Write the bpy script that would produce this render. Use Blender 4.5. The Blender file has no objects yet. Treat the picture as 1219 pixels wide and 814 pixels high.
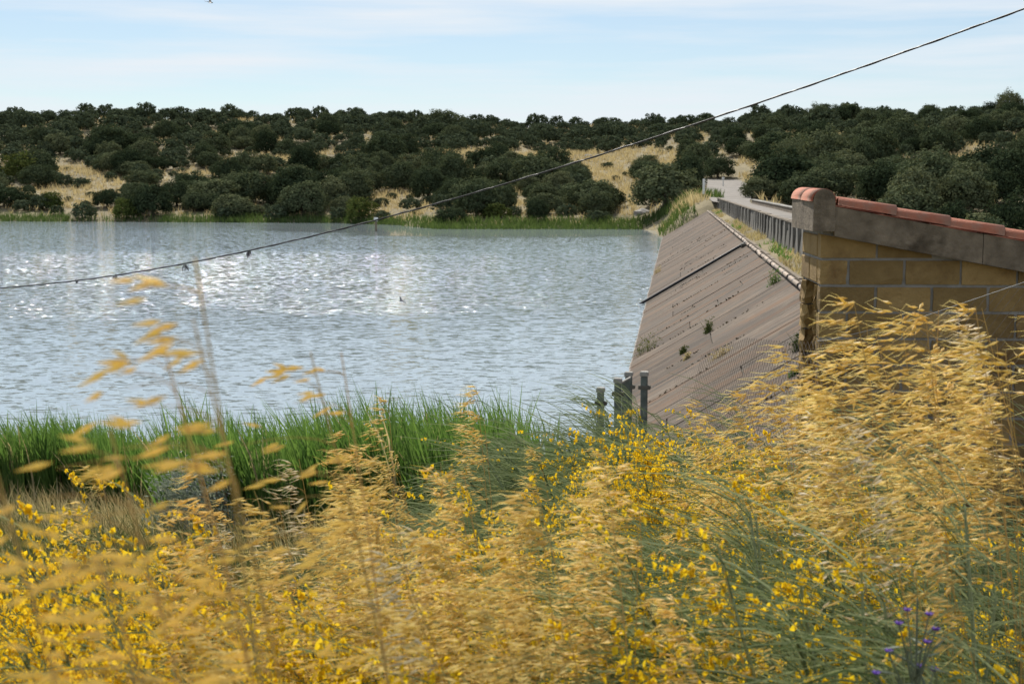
import bpy, math, random
import numpy as np

# ------------------------------------------------------------------ camera, sky, sun, exposure
scene = bpy.context.scene
COL = scene.collection
PITCH = math.atan(187 / 1693.0)
EYE = 6.0                      # eye height above the water of the reservoir (z = 0)
cam_data = bpy.data.cameras.new("camera")
cam = bpy.data.objects.new("camera", cam_data)
COL.objects.link(cam)
cam.location = (0, 0, EYE)
cam.rotation_euler = (math.pi / 2 - PITCH, 0, 0)
cam_data.sensor_width = 36
cam_data.lens = 50
cam_data.clip_start = 0.05
cam_data.clip_end = 6000
cam_data.dof.use_dof = True
cam_data.dof.focus_distance = 9.0
cam_data.dof.aperture_fstop = 8.0
scene.camera = cam

SUN_EL, SUN_AZ = math.radians(44), math.radians(-12)      # azimuth: from +Y (view direction), + to the right
world = bpy.data.worlds.new("World")
scene.world = world
world.use_nodes = True
wn, wl = world.node_tree.nodes, world.node_tree.links
wn.clear()
w_out = wn.new("ShaderNodeOutputWorld")
w_bg = wn.new("ShaderNodeBackground")
w_sky = wn.new("ShaderNodeTexSky")
w_sky.sky_type = 'NISHITA'
w_sky.sun_disc = False
w_sky.sun_elevation = SUN_EL
w_sky.sun_rotation = SUN_AZ
w_sky.air_density = 1.0
w_sky.dust_density = 0.0
w_sky.ozone_density = 4.0
w_bg.inputs['Strength'].default_value = 0.075
w_tc = wn.new("ShaderNodeTexCoord")
w_map = wn.new("ShaderNodeMapping")
w_map.inputs['Scale'].default_value = (1.6, 1.6, 22.0)
w_map.inputs['Rotation'].default_value = (0.0, 0.06, 0.3)
w_noise = wn.new("ShaderNodeTexNoise")
w_noise.inputs['Scale'].default_value = 2.1
w_noise.inputs['Detail'].default_value = 7
w_noise.inputs['Roughness'].default_value = 0.55
w_ramp = wn.new("ShaderNodeMapRange")
w_ramp.inputs['From Min'].default_value = 0.42
w_ramp.inputs['From Max'].default_value = 0.70
w_ramp.inputs['To Min'].default_value = 0.30
w_ramp.inputs['To Max'].default_value = 1.0
w_mix = wn.new("ShaderNodeMix")
w_mix.data_type = 'RGBA'
w_mix.inputs['B'].default_value = (8.4, 9.0, 9.6, 1)       # thin cirrus veil
wl.new(w_tc.outputs['Generated'], w_map.inputs['Vector'])
wl.new(w_map.outputs[0], w_noise.inputs['Vector'])
wl.new(w_noise.outputs['Fac'], w_ramp.inputs['Value'])
wl.new(w_ramp.outputs[0], w_mix.inputs['Factor'])
wl.new(w_sky.outputs[0], w_mix.inputs['A'])
wl.new(w_mix.outputs['Result'], w_bg.inputs['Color'])
wl.new(w_bg.outputs[0], w_out.inputs['Surface'])

sun_data = bpy.data.lights.new("sun", 'SUN')
sun_data.energy = 5.0
sun_data.angle = math.radians(0.5)
sun_data.color = (1.0, 0.95, 0.86)
sun = bpy.data.objects.new("sun", sun_data)
COL.objects.link(sun)
sun.rotation_euler = (math.pi / 2 - SUN_EL, 0, math.pi - SUN_AZ)   # lamp shines from (sin az, cos az, tan el) towards the scene

scene.view_settings.view_transform = 'Standard'
scene.view_settings.look = 'None'
scene.view_settings.gamma = 1.0
scene.view_settings.exposure = 0.38
scene.view_settings.use_curve_mapping = False
scene.render.engine = 'CYCLES'
scene.cycles.max_bounces = 6
scene.cycles.diffuse_bounces = 3
scene.cycles.transmission_bounces = 4
scene.cycles.caustics_reflective = False
scene.cycles.caustics_refractive = False
scene.cycles.use_denoising = True

# ------------------------------------------------------------------ helpers
CP, SP = math.cos(PITCH), math.sin(PITCH)

def at(px, py, Y):
    """point of the place seen at a pixel of the 1219x814 photograph, Y metres ahead"""
    xc, yc = (px - 609.5) / 1693.0, (407 - py) / 1693.0
    d = (xc, CP + yc * SP, -SP + yc * CP)
    k = Y / d[1]
    return (d[0] * k, Y, EYE + d[2] * k)

def proj(x, y, z):
    dz = z - EYE
    depth = y * CP - dz * SP
    up = y * SP + dz * CP
    return 609.5 + 1693.0 * x / depth, 407 - 1693.0 * up / depth

def _hash(ix, iy, seed):
    n = (ix.astype(np.int64) * 374761393 + iy.astype(np.int64) * 668265263 + seed * 974711) & 0x7fffffff
    n = ((n ^ (n >> 13)) * 1274126177) & 0x7fffffff
    return ((n ^ (n >> 16)) & 0xffff) / 65535.0

def vnoise(x, y, seed=0):
    x = np.asarray(x, float); y = np.asarray(y, float)
    ix, iy = np.floor(x), np.floor(y)
    fx, fy = x - ix, y - iy
    fx, fy = fx * fx * (3 - 2 * fx), fy * fy * (3 - 2 * fy)
    a, b = _hash(ix, iy, seed), _hash(ix + 1, iy, seed)
    c, d = _hash(ix, iy + 1, seed), _hash(ix + 1, iy + 1, seed)
    return (a + (b - a) * fx) * (1 - fy) + (c + (d - c) * fx) * fy

def fbm(x, y, seed=0, oct=4):
    t, a, s = 0.0, 0.5, 0.0
    for k in range(oct):
        t = t + a * vnoise(x * 2 ** k, y * 2 ** k, seed + 7 * k); s += a; a *= 0.5
    return t / s

def sstep(a, b, x):
    t = np.clip((np.asarray(x, float) - a) / (b - a), 0, 1)
    return t * t * (3 - 2 * t)

class MB:
    """collects vertices and faces (arrays) and links them as one mesh object"""
    def __init__(self):
        self.v, self.f, self.m, self.n = [], [], [], 0
    def add(self, V, F, mat=0):
        V = np.asarray(V, float).reshape(-1, 3); F = np.asarray(F, np.int64)
        if len(V) == 0 or len(F) == 0: return self
        self.v.append(V); self.f.append(F + self.n); self.m.append(mat); self.n += len(V)
        return self
    def mesh(self, name, mats, smooth=False):
        me = bpy.data.meshes.new(name)
        V = np.concatenate(self.v)
        me.vertices.add(len(V)); me.vertices.foreach_set("co", V.astype(np.float32).ravel())
        loops = np.concatenate([f.ravel() for f in self.f])
        tot = np.concatenate([np.full(len(f), f.shape[1]) for f in self.f])
        start = np.concatenate([[0], np.cumsum(tot)[:-1]])
        mi = np.concatenate([np.full(len(f), m) for f, m in zip(self.f, self.m)])
        me.loops.add(len(loops)); me.loops.foreach_set("vertex_index", loops.astype(np.int32))
        me.polygons.add(len(tot)); me.polygons.foreach_set("loop_start", start.astype(np.int32))
        me.polygons.foreach_set("loop_total", tot.astype(np.int32))
        me.polygons.foreach_set("material_index", mi.astype(np.int32))
        me.polygons.foreach_set("use_smooth", np.full(len(tot), smooth, bool))
        me.update(calc_edges=True)
        for m in (mats if isinstance(mats, (list, tuple)) else [mats]): me.materials.append(m)
        return me
    def build(self, name, mats, parent=None, smooth=False):
        return obj(name, self.mesh(name, mats, smooth), parent)

def obj(name, data, parent=None, loc=None, rot=None, scale=None):
    o = bpy.data.objects.new(name, data)
    COL.objects.link(o)
    if parent is not None: o.parent = parent
    if loc is not None: o.location = loc
    if rot is not None: o.rotation_euler = rot
    if scale is not None: o.scale = scale
    return o

def tag(o, label=None, cat=None, group=None, kind=None):
    if label: o["label"] = label
    if cat: o["category"] = cat
    if group: o["group"] = group
    if kind: o["kind"] = kind
    return o

def thing(name, label, cat, loc=(0, 0, 0), rotz=0.0, group=None, scale=None):
    return tag(obj(name, None, None, loc, (0, 0, rotz), scale), label, cat, group)

def box(x0, x1, y0, y1, z0, z1):
    V = [(x, y, z) for z in (z0, z1) for y in (y0, y1) for x in (x0, x1)]
    F = [(0, 2, 3, 1), (4, 5, 7, 6), (0, 1, 5, 4), (2, 6, 7, 3), (0, 4, 6, 2), (1, 3, 7, 5)]
    return np.array(V, float), np.array(F)

def bevel_box(x0, x1, y0, y1, z0, z1, b):
    """box with chamfered edges (24 vertices)"""
    c = np.array([(x0 + x1) / 2, (y0 + y1) / 2, (z0 + z1) / 2]); h = np.array([x1 - x0, y1 - y0, z1 - z0]) / 2
    V, idx = [], {}
    for sx in (-1, 1):
        for sy in (-1, 1):
            for sz in (-1, 1):
                for k in range(3):
                    p = h - b; p = p.copy(); p[k] = h[k]
                    idx[(sx, sy, sz, k)] = len(V); V.append(c + p * (sx, sy, sz))
    F4, F3 = [], []
    for k in range(3):
        a, bb = (k + 1) % 3, (k + 2) % 3
        for s in (-1, 1):
            def key(u, v):
                t = [0, 0, 0]; t[k] = s; t[a] = u; t[bb] = v
                return idx[(t[0], t[1], t[2], k)]
            q = [key(-1, -1), key(1, -1), key(1, 1), key(-1, 1)]
            F4.append(q if s > 0 else q[::-1])
    for k in range(3):            # edge strips between faces a and bb along axis k
        a, bb = (k + 1) % 3, (k + 2) % 3
        for u in (-1, 1):
            for v in (-1, 1):
                def key(w, f):
                    t = [0, 0, 0]; t[k] = w; t[a] = u; t[bb] = v
                    return idx[(t[0], t[1], t[2], f)]
                q = [key(-1, a), key(1, a), key(1, bb), key(-1, bb)]
                F4.append(q if u * v < 0 else q[::-1])
    for sx in (-1, 1):
        for sy in (-1, 1):
            for sz in (-1, 1):
                q = [idx[(sx, sy, sz, k)] for k in range(3)]
                F3.append(q if sx * sy * sz > 0 else q[::-1])
    return np.array(V), np.array(F4), np.array(F3)

def add_bb(mb, *a, mat=0):
    V, F4, F3 = bevel_box(*a)
    n = mb.n
    mb.add(V, F4, mat)
    mb.f.append(F3 + n); mb.v.append(np.zeros((0, 3))); mb.m.append(mat)
    return mb

def tubes(P, R, ns=3, cap=False):
    """P (N,K,3) centre lines, R (N,K) radii -> vertices, quads"""
    P = np.asarray(P, float); N, K, _ = P.shape
    R = np.broadcast_to(np.asarray(R, float), (N, K))
    T = np.gradient(P, axis=1); T /= np.linalg.norm(T, axis=2, keepdims=True) + 1e-9
    ref = np.where(np.abs(T[..., 2:3]) > 0.9, np.array([1.0, 0, 0]), np.array([0, 0, 1.0]))
    A = np.cross(T, ref); A /= np.linalg.norm(A, axis=2, keepdims=True) + 1e-9
    B = np.cross(T, A)
    ang = np.arange(ns) * 2 * np.pi / ns
    V = P[:, :, None, :] + R[:, :, None, None] * (A[:, :, None, :] * np.cos(ang)[None, None, :, None] + B[:, :, None, :] * np.sin(ang)[None, None, :, None])
    i = np.arange(N)[:, None, None] * K * ns; k = np.arange(K - 1)[None, :, None] * ns; j = np.arange(ns)[None, None, :]; j2 = (j + 1) % ns
    F = np.stack([i + k + j, i + k + j2, i + k + ns + j2, i + k + ns + j], -1).reshape(-1, 4)
    return V.reshape(-1, 3), F

def ribbons(P, W, S):
    """P (N,K,3), widths W (N,K), side directions S (N,3) -> vertices, quads"""
    P = np.asarray(P, float); N, K, _ = P.shape
    W = np.broadcast_to(np.asarray(W, float), (N, K))
    off = 0.5 * W[..., None] * S[:, None, :]
    V = np.stack([P - off, P + off], 2).reshape(-1, 3)
    i = np.arange(N)[:, None] * K * 2; k = np.arange(K - 1)[None, :] * 2
    F = np.stack([i + k, i + k + 1, i + k + 3, i + k + 2], -1).reshape(-1, 4)
    return V, F

def unit(v):
    return v / (np.linalg.norm(v, axis=-1, keepdims=True) + 1e-9)

def spindles(B, D, L, W):
    """pointed seed shapes: base B, direction D, length L, width W"""
    B = np.asarray(B, float); D = unit(np.asarray(D, float)); N = len(B)
    ref = np.where(np.abs(D[:, 2:3]) > 0.9, np.array([1.0, 0, 0]), np.array([0, 0, 1.0]))
    A = unit(np.cross(D, ref)); C = np.cross(D, A)
    L = np.asarray(L).reshape(-1, 1); W = np.asarray(W).reshape(-1, 1)
    mid = B + D * L * 0.38
    V = np.stack([B, mid + A * W / 2, mid + C * W / 3, mid - A * W / 2, mid - C * W / 3, B + D * L], 1)
    f = np.array([(0, 2, 1), (0, 3, 2), (0, 4, 3), (0, 1, 4), (5, 1, 2), (5, 2, 3), (5, 3, 4), (5, 4, 1)])
    F = (np.arange(N)[:, None, None] * 6 + f[None]).reshape(-1, 3)
    return V.reshape(-1, 3), F

def diamonds(C, size, rng, up=0.0, elong=1.5, D=None):
    """small leaf-shaped quads at C with random orientation"""
    N = len(C)
    d = rng.normal(size=(N, 3)) if D is None else D + 0.5 * rng.normal(size=(N, 3))
    d = unit(d)
    n = unit(rng.normal(size=(N, 3)) + np.array([0, 0, up]))
    s = unit(np.cross(d, n))
    size = np.broadcast_to(np.asarray(size, float), (N,)).reshape(-1, 1)
    bow = np.cross(d, s) * size * 0.18
    V = np.stack([C - d * size * elong / 2, C + s * size / 2 + bow, C + d * size * elong / 2, C - s * size / 2 + bow], 1)
    F = (np.arange(N)[:, None] * 4 + np.arange(4)[None])
    return V.reshape(-1, 3), F

def ordn(n):
    w = ["first", "second", "third", "fourth", "fifth", "sixth", "seventh", "eighth", "ninth", "tenth", "eleventh", "twelfth", "thirteenth",
         "fourteenth", "fifteenth", "sixteenth", "seventeenth", "eighteenth", "nineteenth", "twentieth"]
    if n <= 20: return w[n - 1]
    tens = ["", "", "twenty", "thirty", "forty", "fifty", "sixty", "seventy", "eighty", "ninety"]
    return tens[n // 10] + ("-" + w[n % 10 - 1] if n % 10 else "th")

# ------------------------------------------------------------------ materials
def mat_new(name):
    m = bpy.data.materials.new(name); m.use_nodes = True
    nt = m.node_tree; nt.nodes.clear()
    out = nt.nodes.new("ShaderNodeOutputMaterial")
    return m, nt, out

def N(nt, typ, **kw):
    n = nt.nodes.new(typ)
    for k, v in kw.items():
        if k in n.inputs: n.inputs[k].default_value = v
        else: setattr(n, k, v)
    return n

def ramp(nt, fac, stops):
    r = nt.nodes.new("ShaderNodeValToRGB")
    e = r.color_ramp.elements
    while len(e) < len(stops): e.new(0.5)
    for el, (p, c) in zip(e, stops): el.position = p; el.color = (*c, 1)
    nt.links.new(fac, r.inputs['Fac'])
    return r.outputs['Color']

def mixc(nt, fac, a, b, blend='MIX'):
    m = nt.nodes.new("ShaderNodeMix"); m.data_type = 'RGBA'; m.blend_type = blend
    for sock, v in ((m.inputs['Factor'], fac), (m.inputs['A'], a), (m.inputs['B'], b)):
        if hasattr(v, 'links'): nt.links.new(v, sock)
        else: sock.default_value = v if isinstance(v, (int, float)) else (*v, 1)
    return m.outputs['Result']

def maprange(nt, v, a, b, c=0.0, d=1.0):
    m = nt.nodes.new("ShaderNodeMapRange")
    nt.links.new(v, m.inputs['Value'])
    m.inputs['From Min'].default_value = a; m.inputs['From Max'].default_value = b
    m.inputs['To Min'].default_value = c; m.inputs['To Max'].default_value = d
    return m.outputs[0]

def noise(nt, vec, scale, detail=4, rough=0.55):
    n = N(nt, "ShaderNodeTexNoise", Scale=scale, Detail=detail, Roughness=rough)
    if vec is not None: nt.links.new(vec, n.inputs['Vector'])
    return n.outputs['Fac']

def leaf_mat(name, c0, c1, trans=0.35, rough=0.55, gloss=0.25, vary=1.0, tint=None):
    """foliage: colour varies from leaf to leaf and plant to plant; light passes through"""
    m, nt, out = mat_new(name)
    g = N(nt, "ShaderNodeNewGeometry"); oi = N(nt, "ShaderNodeObjectInfo")
    col = mixc(nt, g.outputs['Random Per Island'], c0, c1)
    hv = N(nt, "ShaderNodeHueSaturation")
    nt.links.new(col, hv.inputs['Color'])
    nt.links.new(maprange(nt, oi.outputs['Random'], 0, 1, 0.5 - 0.022 * vary, 0.5 + 0.022 * vary), hv.inputs['Hue'])
    nt.links.new(maprange(nt, oi.outputs['Random'], 1, 0, 1 - 0.3 * vary, 1 + 0.3 * vary), hv.inputs['Value'])
    col = hv.outputs['Color']
    p = N(nt, "ShaderNodeBsdfPrincipled", Roughness=rough)
    p.inputs['Specular IOR Level'].default_value = gloss
    nt.links.new(col, p.inputs['Base Color'])
    t = N(nt, "ShaderNodeBsdfTranslucent")
    nt.links.new(mixc(nt, 1.0, col, tint or (1.0, 0.98, 0.8), 'MULTIPLY'), t.inputs['Color'])
    mx = N(nt, "ShaderNodeMixShader", Fac=trans)
    nt.links.new(p.outputs[0], mx.inputs[1]); nt.links.new(t.outputs[0], mx.inputs[2])
    nt.links.new(mx.outputs[0], out.inputs['Surface'])
    return m

def solid_mat(name, c0, c1, scale=8.0, rough=0.8, bump=0.3, bscale=40.0, c2=None, rand=0.25, spec=0.3, coord='Object', stretch=None, bdist=0.01):
    """worn solid surface: two or three colours mottled by noise, per-piece variation, fine relief"""
    m, nt, out = mat_new(name)
    tc = N(nt, "ShaderNodeTexCoord"); oi = N(nt, "ShaderNodeObjectInfo")
    vec = tc.outputs[coord]
    if stretch:
        mp = N(nt, "ShaderNodeMapping"); mp.inputs['Scale'].default_value = stretch
        nt.links.new(vec, mp.inputs['Vector']); vec = mp.outputs[0]
    col = ramp(nt, noise(nt, vec, scale, 6, 0.6), [(0.3, c0), (0.7, c1)])
    if c2: col = mixc(nt, maprange(nt, noise(nt, vec, scale * 0.37, 5, 0.65), 0.52, 0.68), col, c2)
    if rand:
        hv = N(nt, "ShaderNodeHueSaturation"); nt.links.new(col, hv.inputs['Color'])
        nt.links.new(maprange(nt, oi.outputs['Random'], 0, 1, 1 - rand, 1 + rand), hv.inputs['Value'])
        col = hv.outputs['Color']
    p = N(nt, "ShaderNodeBsdfPrincipled", Roughness=rough); p.inputs['Specular IOR Level'].default_value = spec
    nt.links.new(col, p.inputs['Base Color'])
    if bump:
        b = N(nt, "ShaderNodeBump", Strength=bump, Distance=bdist)
        nt.links.new(noise(nt, vec, bscale, 5, 0.65), b.inputs['Height']); nt.links.new(b.outputs[0], p.inputs['Normal'])
    nt.links.new(p.outputs[0], out.inputs['Surface'])
    return m

M = {}
M['oak'] = leaf_mat("holm_oak_leaves", (0.045, 0.062, 0.032), (0.120, 0.140, 0.074), trans=0.2, rough=1.0, gloss=0.0, vary=1.6)
M['oak_far'] = leaf_mat("distant_oak_leaves", (0.054, 0.072, 0.042), (0.124, 0.144, 0.084), trans=0.2, rough=1.0, gloss=0.0, vary=1.0)
M['bush'] = leaf_mat("shore_bush_leaves", (0.06, 0.085, 0.024), (0.135, 0.15, 0.045), rough=1.0, gloss=0.0, trans=0.25)
M['tamarisk'] = leaf_mat("grey_shrub_leaves", (0.20, 0.24, 0.19), (0.38, 0.42, 0.35), trans=0.35)
M['litter'] = leaf_mat("dead_weeds", (0.035, 0.028, 0.018), (0.10, 0.08, 0.045), trans=0.1, gloss=0.0, vary=0)
M['bark'] = solid_mat("bark", (0.05, 0.04, 0.03), (0.12, 0.10, 0.08), 6, 0.9, 0.5, 20)
M['reed'] = leaf_mat("reed_leaves", (0.045, 0.11, 0.020), (0.125, 0.22, 0.05), trans=0.5, gloss=0.4, vary=0.4)
M['far_reed'] = leaf_mat("far_reed_leaves", (0.05, 0.085, 0.022), (0.115, 0.16, 0.045), trans=0.4, gloss=0.2, vary=0.4)
M['straw'] = leaf_mat("straw", (0.32, 0.25, 0.13), (0.54, 0.45, 0.26), trans=0.4, gloss=0.2, vary=0.4)
M['spikelet'] = leaf_mat("golden_spikelets", (0.66, 0.48, 0.12), (0.94, 0.80, 0.40), trans=0.58, gloss=0.35, vary=0.2)
M['pale_spikelet'] = leaf_mat("bleached_spikelets", (0.55, 0.45, 0.26), (0.85, 0.78, 0.6), trans=0.45, gloss=0.4, vary=0.3)
M['stalk'] = leaf_mat("golden_stalks", (0.42, 0.26, 0.07), (0.64, 0.44, 0.15), trans=0.2, gloss=0.4, vary=0.4)
M['blade'] = leaf_mat("grass_blades", (0.035, 0.055, 0.015), (0.13, 0.14, 0.045), trans=0.3, gloss=0.3, vary=0.4)
M['rod'] = leaf_mat("broom_rods", (0.06, 0.095, 0.032), (0.30, 0.35, 0.20), trans=0.25, gloss=0.45, vary=0.4)
M['flower'] = leaf_mat("yellow_blossom", (0.66, 0.42, 0.010), (0.88, 0.64, 0.03), trans=0.5, gloss=0.2, vary=0.2)
M['purple'] = leaf_mat("violet_petals", (0.10, 0.04, 0.30), (0.20, 0.09, 0.50), trans=0.35, gloss=0.2, vary=0.3)
M['hoary'] = leaf_mat("hoary_leaves", (0.10, 0.13, 0.08), (0.22, 0.25, 0.18), trans=0.25, gloss=0.2, vary=0.3)
M['block'] = solid_mat("ochre_block", (0.22, 0.140, 0.052), (0.33, 0.222, 0.092), 5, 0.9, 0.8, 45, c2=(0.13, 0.072, 0.028), rand=0.28, bdist=0.012)
M['mortar'] = solid_mat("mortar", (0.20, 0.185, 0.165), (0.31, 0.29, 0.265), 9, 0.95, 0.6, 50, rand=0)
M['concrete'] = solid_mat("weathered_concrete", (0.10, 0.078, 0.054), (0.25, 0.20, 0.145), 7, 0.9, 0.9, 26, c2=(0.06, 0.045, 0.030), rand=0.1, bdist=0.015)
M['pale_concrete'] = solid_mat("pale_concrete", (0.22, 0.21, 0.19), (0.42, 0.40, 0.36), 3, 0.9, 0.5, 25, c2=(0.20, 0.18, 0.15), rand=0.22)
M['dark_concrete'] = solid_mat("stained_concrete", (0.06, 0.055, 0.045), (0.16, 0.145, 0.12), 2, 0.95, 0.5, 20, rand=0.2, stretch=(1, 1, 0.3))
M['pier'] = solid_mat("streaked_pier", (0.07, 0.063, 0.054), (0.24, 0.22, 0.19), 2.2, 0.95, 0.5, 25, c2=(0.08, 0.07, 0.055), rand=0.35, stretch=(1, 1, 0.25))
M['post'] = solid_mat("algae_stained_concrete", (0.07, 0.085, 0.075), (0.19, 0.21, 0.19), 5, 0.9, 0.4, 25, rand=0.2)
M['tile'] = solid_mat("terracotta", (0.27, 0.078, 0.042), (0.40, 0.145, 0.085), 9, 0.85, 0.5, 50, c2=(0.30, 0.17, 0.12), rand=0.12)
M['pipe'] = solid_mat("cement_pipe", (0.26, 0.195, 0.145), (0.42, 0.34, 0.27), 3, 0.8, 0.3, 30, rand=0.2)
M['black'] = solid_mat("black_plastic", (0.012, 0.012, 0.013), (0.03, 0.03, 0.032), 4, 0.5, 0.1, 30, rand=0.1)
M['cable'] = solid_mat("cable_sheath", (0.02, 0.02, 0.022), (0.05, 0.05, 0.05), 4, 0.5, 0.1, 30, rand=0)
M['steel'] = solid_mat("galvanised_wire", (0.30, 0.30, 0.30), (0.45, 0.45, 0.44), 20, 0.5, 0.0, 30, rand=0.1, spec=0.5)
M['rust'] = solid_mat("rusty_wire", (0.14, 0.10, 0.07), (0.26, 0.21, 0.17), 20, 0.7, 0.0, 30, rand=0.1)
M['bird'] = solid_mat("bird_plumage", (0.02, 0.022, 0.03), (0.05, 0.05, 0.06), 9, 0.6, 0, rand=0)
M['road'] = solid_mat("road_gravel", (0.17, 0.152, 0.132), (0.26, 0.235, 0.207), 0.9, 0.95, 0.5, 12, c2=(0.15, 0.135, 0.12), rand=0, bdist=0.02)

# ground: soil, straw, dry litter
m, nt, out = mat_new("dry_ground"); M['ground'] = m
tc = N(nt, "ShaderNodeTexCoord")
big = noise(nt, tc.outputs['Object'], 0.045, 6, 0.6); fine = noise(nt, tc.outputs['Object'], 1.3, 6, 0.7)
c = ramp(nt, big, [(0.35, (0.15, 0.125, 0.08)), (0.5, (0.27, 0.225, 0.14)), (0.68, (0.36, 0.30, 0.19))])
c = mixc(nt, maprange(nt, fine, 0.35, 0.7), mixc(nt, 0.5, c, (0.10, 0.09, 0.05)), c)
p = N(nt, "ShaderNodeBsdfPrincipled", Roughness=0.95); p.inputs['Specular IOR Level'].default_value = 0.1
nt.links.new(c, p.inputs['Base Color'])
b = N(nt, "ShaderNodeBump", Strength=0.7, Distance=0.25); nt.links.new(fine, b.inputs['Height']); nt.links.new(b.outputs[0], p.inputs['Normal'])
nt.links.new(p.outputs[0], out.inputs['Surface'])

# water: wind ripples, calm in the lee of the far bank
m, nt, out = mat_new("reservoir_water"); M['water'] = m
tc = N(nt, "ShaderNodeTexCoord")
mp = N(nt, "ShaderNodeMapping"); mp.inputs['Scale'].default_value = (0.42, 1.0, 1.0); mp.inputs['Rotation'].default_value = (0, 0, 0.12)
nt.links.new(tc.outputs['Object'], mp.inputs['Vector'])
def ncol(scale, detail):
    n = N(nt, "ShaderNodeTexNoise", Scale=scale, Detail=detail, Roughness=0.6); nt.links.new(mp.outputs[0], n.inputs['Vector']); return n.outputs['Color']
def vmath(op, a_, b_):
    n = nt.nodes.new("ShaderNodeVectorMath"); n.operation = op
    for k_, v_ in enumerate((a_, b_)):
        if hasattr(v_, 'links'): nt.links.new(v_, n.inputs[3 if op == 'SCALE' and k_ == 1 else k_])
        elif op == 'SCALE' and k_ == 1: n.inputs[3].default_value = v_
        else: n.inputs[k_].default_value = v_
    return n.outputs[0]
c1 = vmath('SUBTRACT', ncol(4.6, 3), (0.5, 0.5, 0.5))
c3 = vmath('SUBTRACT', ncol(5.5, 1), (0.5, 0.5, 0.5))
steep = vmath('MULTIPLY', c3, (2.0, 2.0, 0.0))       # short steep ripples raised by gusts
mp2 = N(nt, "ShaderNodeMapping"); mp2.inputs['Scale'].default_value = (0.10, 1.5, 1.0)
nt.links.new(tc.outputs['Object'], mp2.inputs['Vector'])
gust = noise(nt, mp2.outputs[0], 0.035, 3, 0.6)
sx = N(nt, "ShaderNodeSeparateXYZ"); nt.links.new(tc.outputs['Object'], sx.inputs[0])
# distance to the sheltered bay at the far right bank (centre 6,200; 70 x 26 m)
d1 = nt.nodes.new("ShaderNodeVectorMath"); d1.operation = 'MULTIPLY_ADD'
nt.links.new(tc.outputs['Object'], d1.inputs[0]); d1.inputs[1].default_value = (1 / 46.0, 1 / 53.0, 0); d1.inputs[2].default_value = (-2 / 46.0, -209 / 53.0, 0)
d2 = nt.nodes.new("ShaderNodeVectorMath"); d2.operation = 'LENGTH'; nt.links.new(d1.outputs[0], d2.inputs[0])
dn = nt.nodes.new("ShaderNodeMath"); dn.operation = 'MULTIPLY_ADD'
nt.links.new(gust, dn.inputs[0]); dn.inputs[1].default_value = 0.5; nt.links.new(d2.outputs['Value'], dn.inputs[2])
lee = maprange(nt, dn.outputs[0], 1.02, 1.12, 0.0, 1.0)
g1 = nt.nodes.new("ShaderNodeVectorMath"); g1.operation = 'MULTIPLY_ADD'       # a gust roughens the middle of the lake
nt.links.new(tc.outputs['Object'], g1.inputs[0]); g1.inputs[1].default_value = (1 / 46.0, 1 / 24.0, 0); g1.inputs[2].default_value = (24 / 46.0, -95 / 24.0, 0)
g2 = nt.nodes.new("ShaderNodeVectorMath"); g2.operation = 'LENGTH'; nt.links.new(g1.outputs[0], g2.inputs[0])
gm = nt.nodes.new("ShaderNodeMath"); gm.operation = 'MULTIPLY_ADD'; nt.links.new(gust, gm.inputs[0]); gm.inputs[1].default_value = -1.6; nt.links.new(g2.outputs['Value'], gm.inputs[2])
gusty = maprange(nt, gm.outputs[0], 0.30, 0.75, 1.0, 0.0)
amp0 = maprange(nt, gust, 0.32, 0.68, 0.62, 0.95)
ad = nt.nodes.new("ShaderNodeMath"); ad.operation = 'ADD'; nt.links.new(amp0, ad.inputs[0]); ad.inputs[1].default_value = 0.0; amp = ad.outputs[0]
am = nt.nodes.new("ShaderNodeMath"); am.operation = 'MULTIPLY'; nt.links.new(amp, am.inputs[0]); nt.links.new(lee, am.inputs[1])
st_amp = nt.nodes.new("ShaderNodeMath"); st_amp.operation = 'MULTIPLY_ADD'; nt.links.new(gusty, st_amp.inputs[0]); st_amp.inputs[1].default_value = 0.78; st_amp.inputs[2].default_value = 0.22
st_lee = nt.nodes.new("ShaderNodeMath"); st_lee.operation = 'MULTIPLY'; nt.links.new(st_amp.outputs[0], st_lee.inputs[0]); nt.links.new(lee, st_lee.inputs[1])
slope = vmath('ADD', vmath('SCALE', vmath('MULTIPLY', c1, (0.36, 0.29, 0.0)), am.outputs[0]), vmath('SCALE', steep, st_lee.outputs[0]))
nrm_w = vmath('NORMALIZE', vmath('ADD', slope, (0, 0, 1)), (0, 0, 0))
p = N(nt, "ShaderNodeBsdfPrincipled", Roughness=0.045, IOR=1.33); p.inputs['Base Color'].default_value = (0.27, 0.315, 0.335, 1)
nt.links.new(nrm_w, p.inputs['Normal']); nt.links.new(p.outputs[0], out.inputs['Surface'])

# ------------------------------------------------------------------ terrain
AL = math.atan((803 - 609.5) / 1693.0)          # the dam runs away from the eye, a little to the right
SA, CA = math.sin(AL), math.cos(AL)
TP, ZP, RUN = 3.556, 2.97, 1.68                 # top edge of the sloping face and its run : rise
def D(s, t, z):
    return (s * SA + t * CA, s * CA - t * SA, z)

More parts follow.
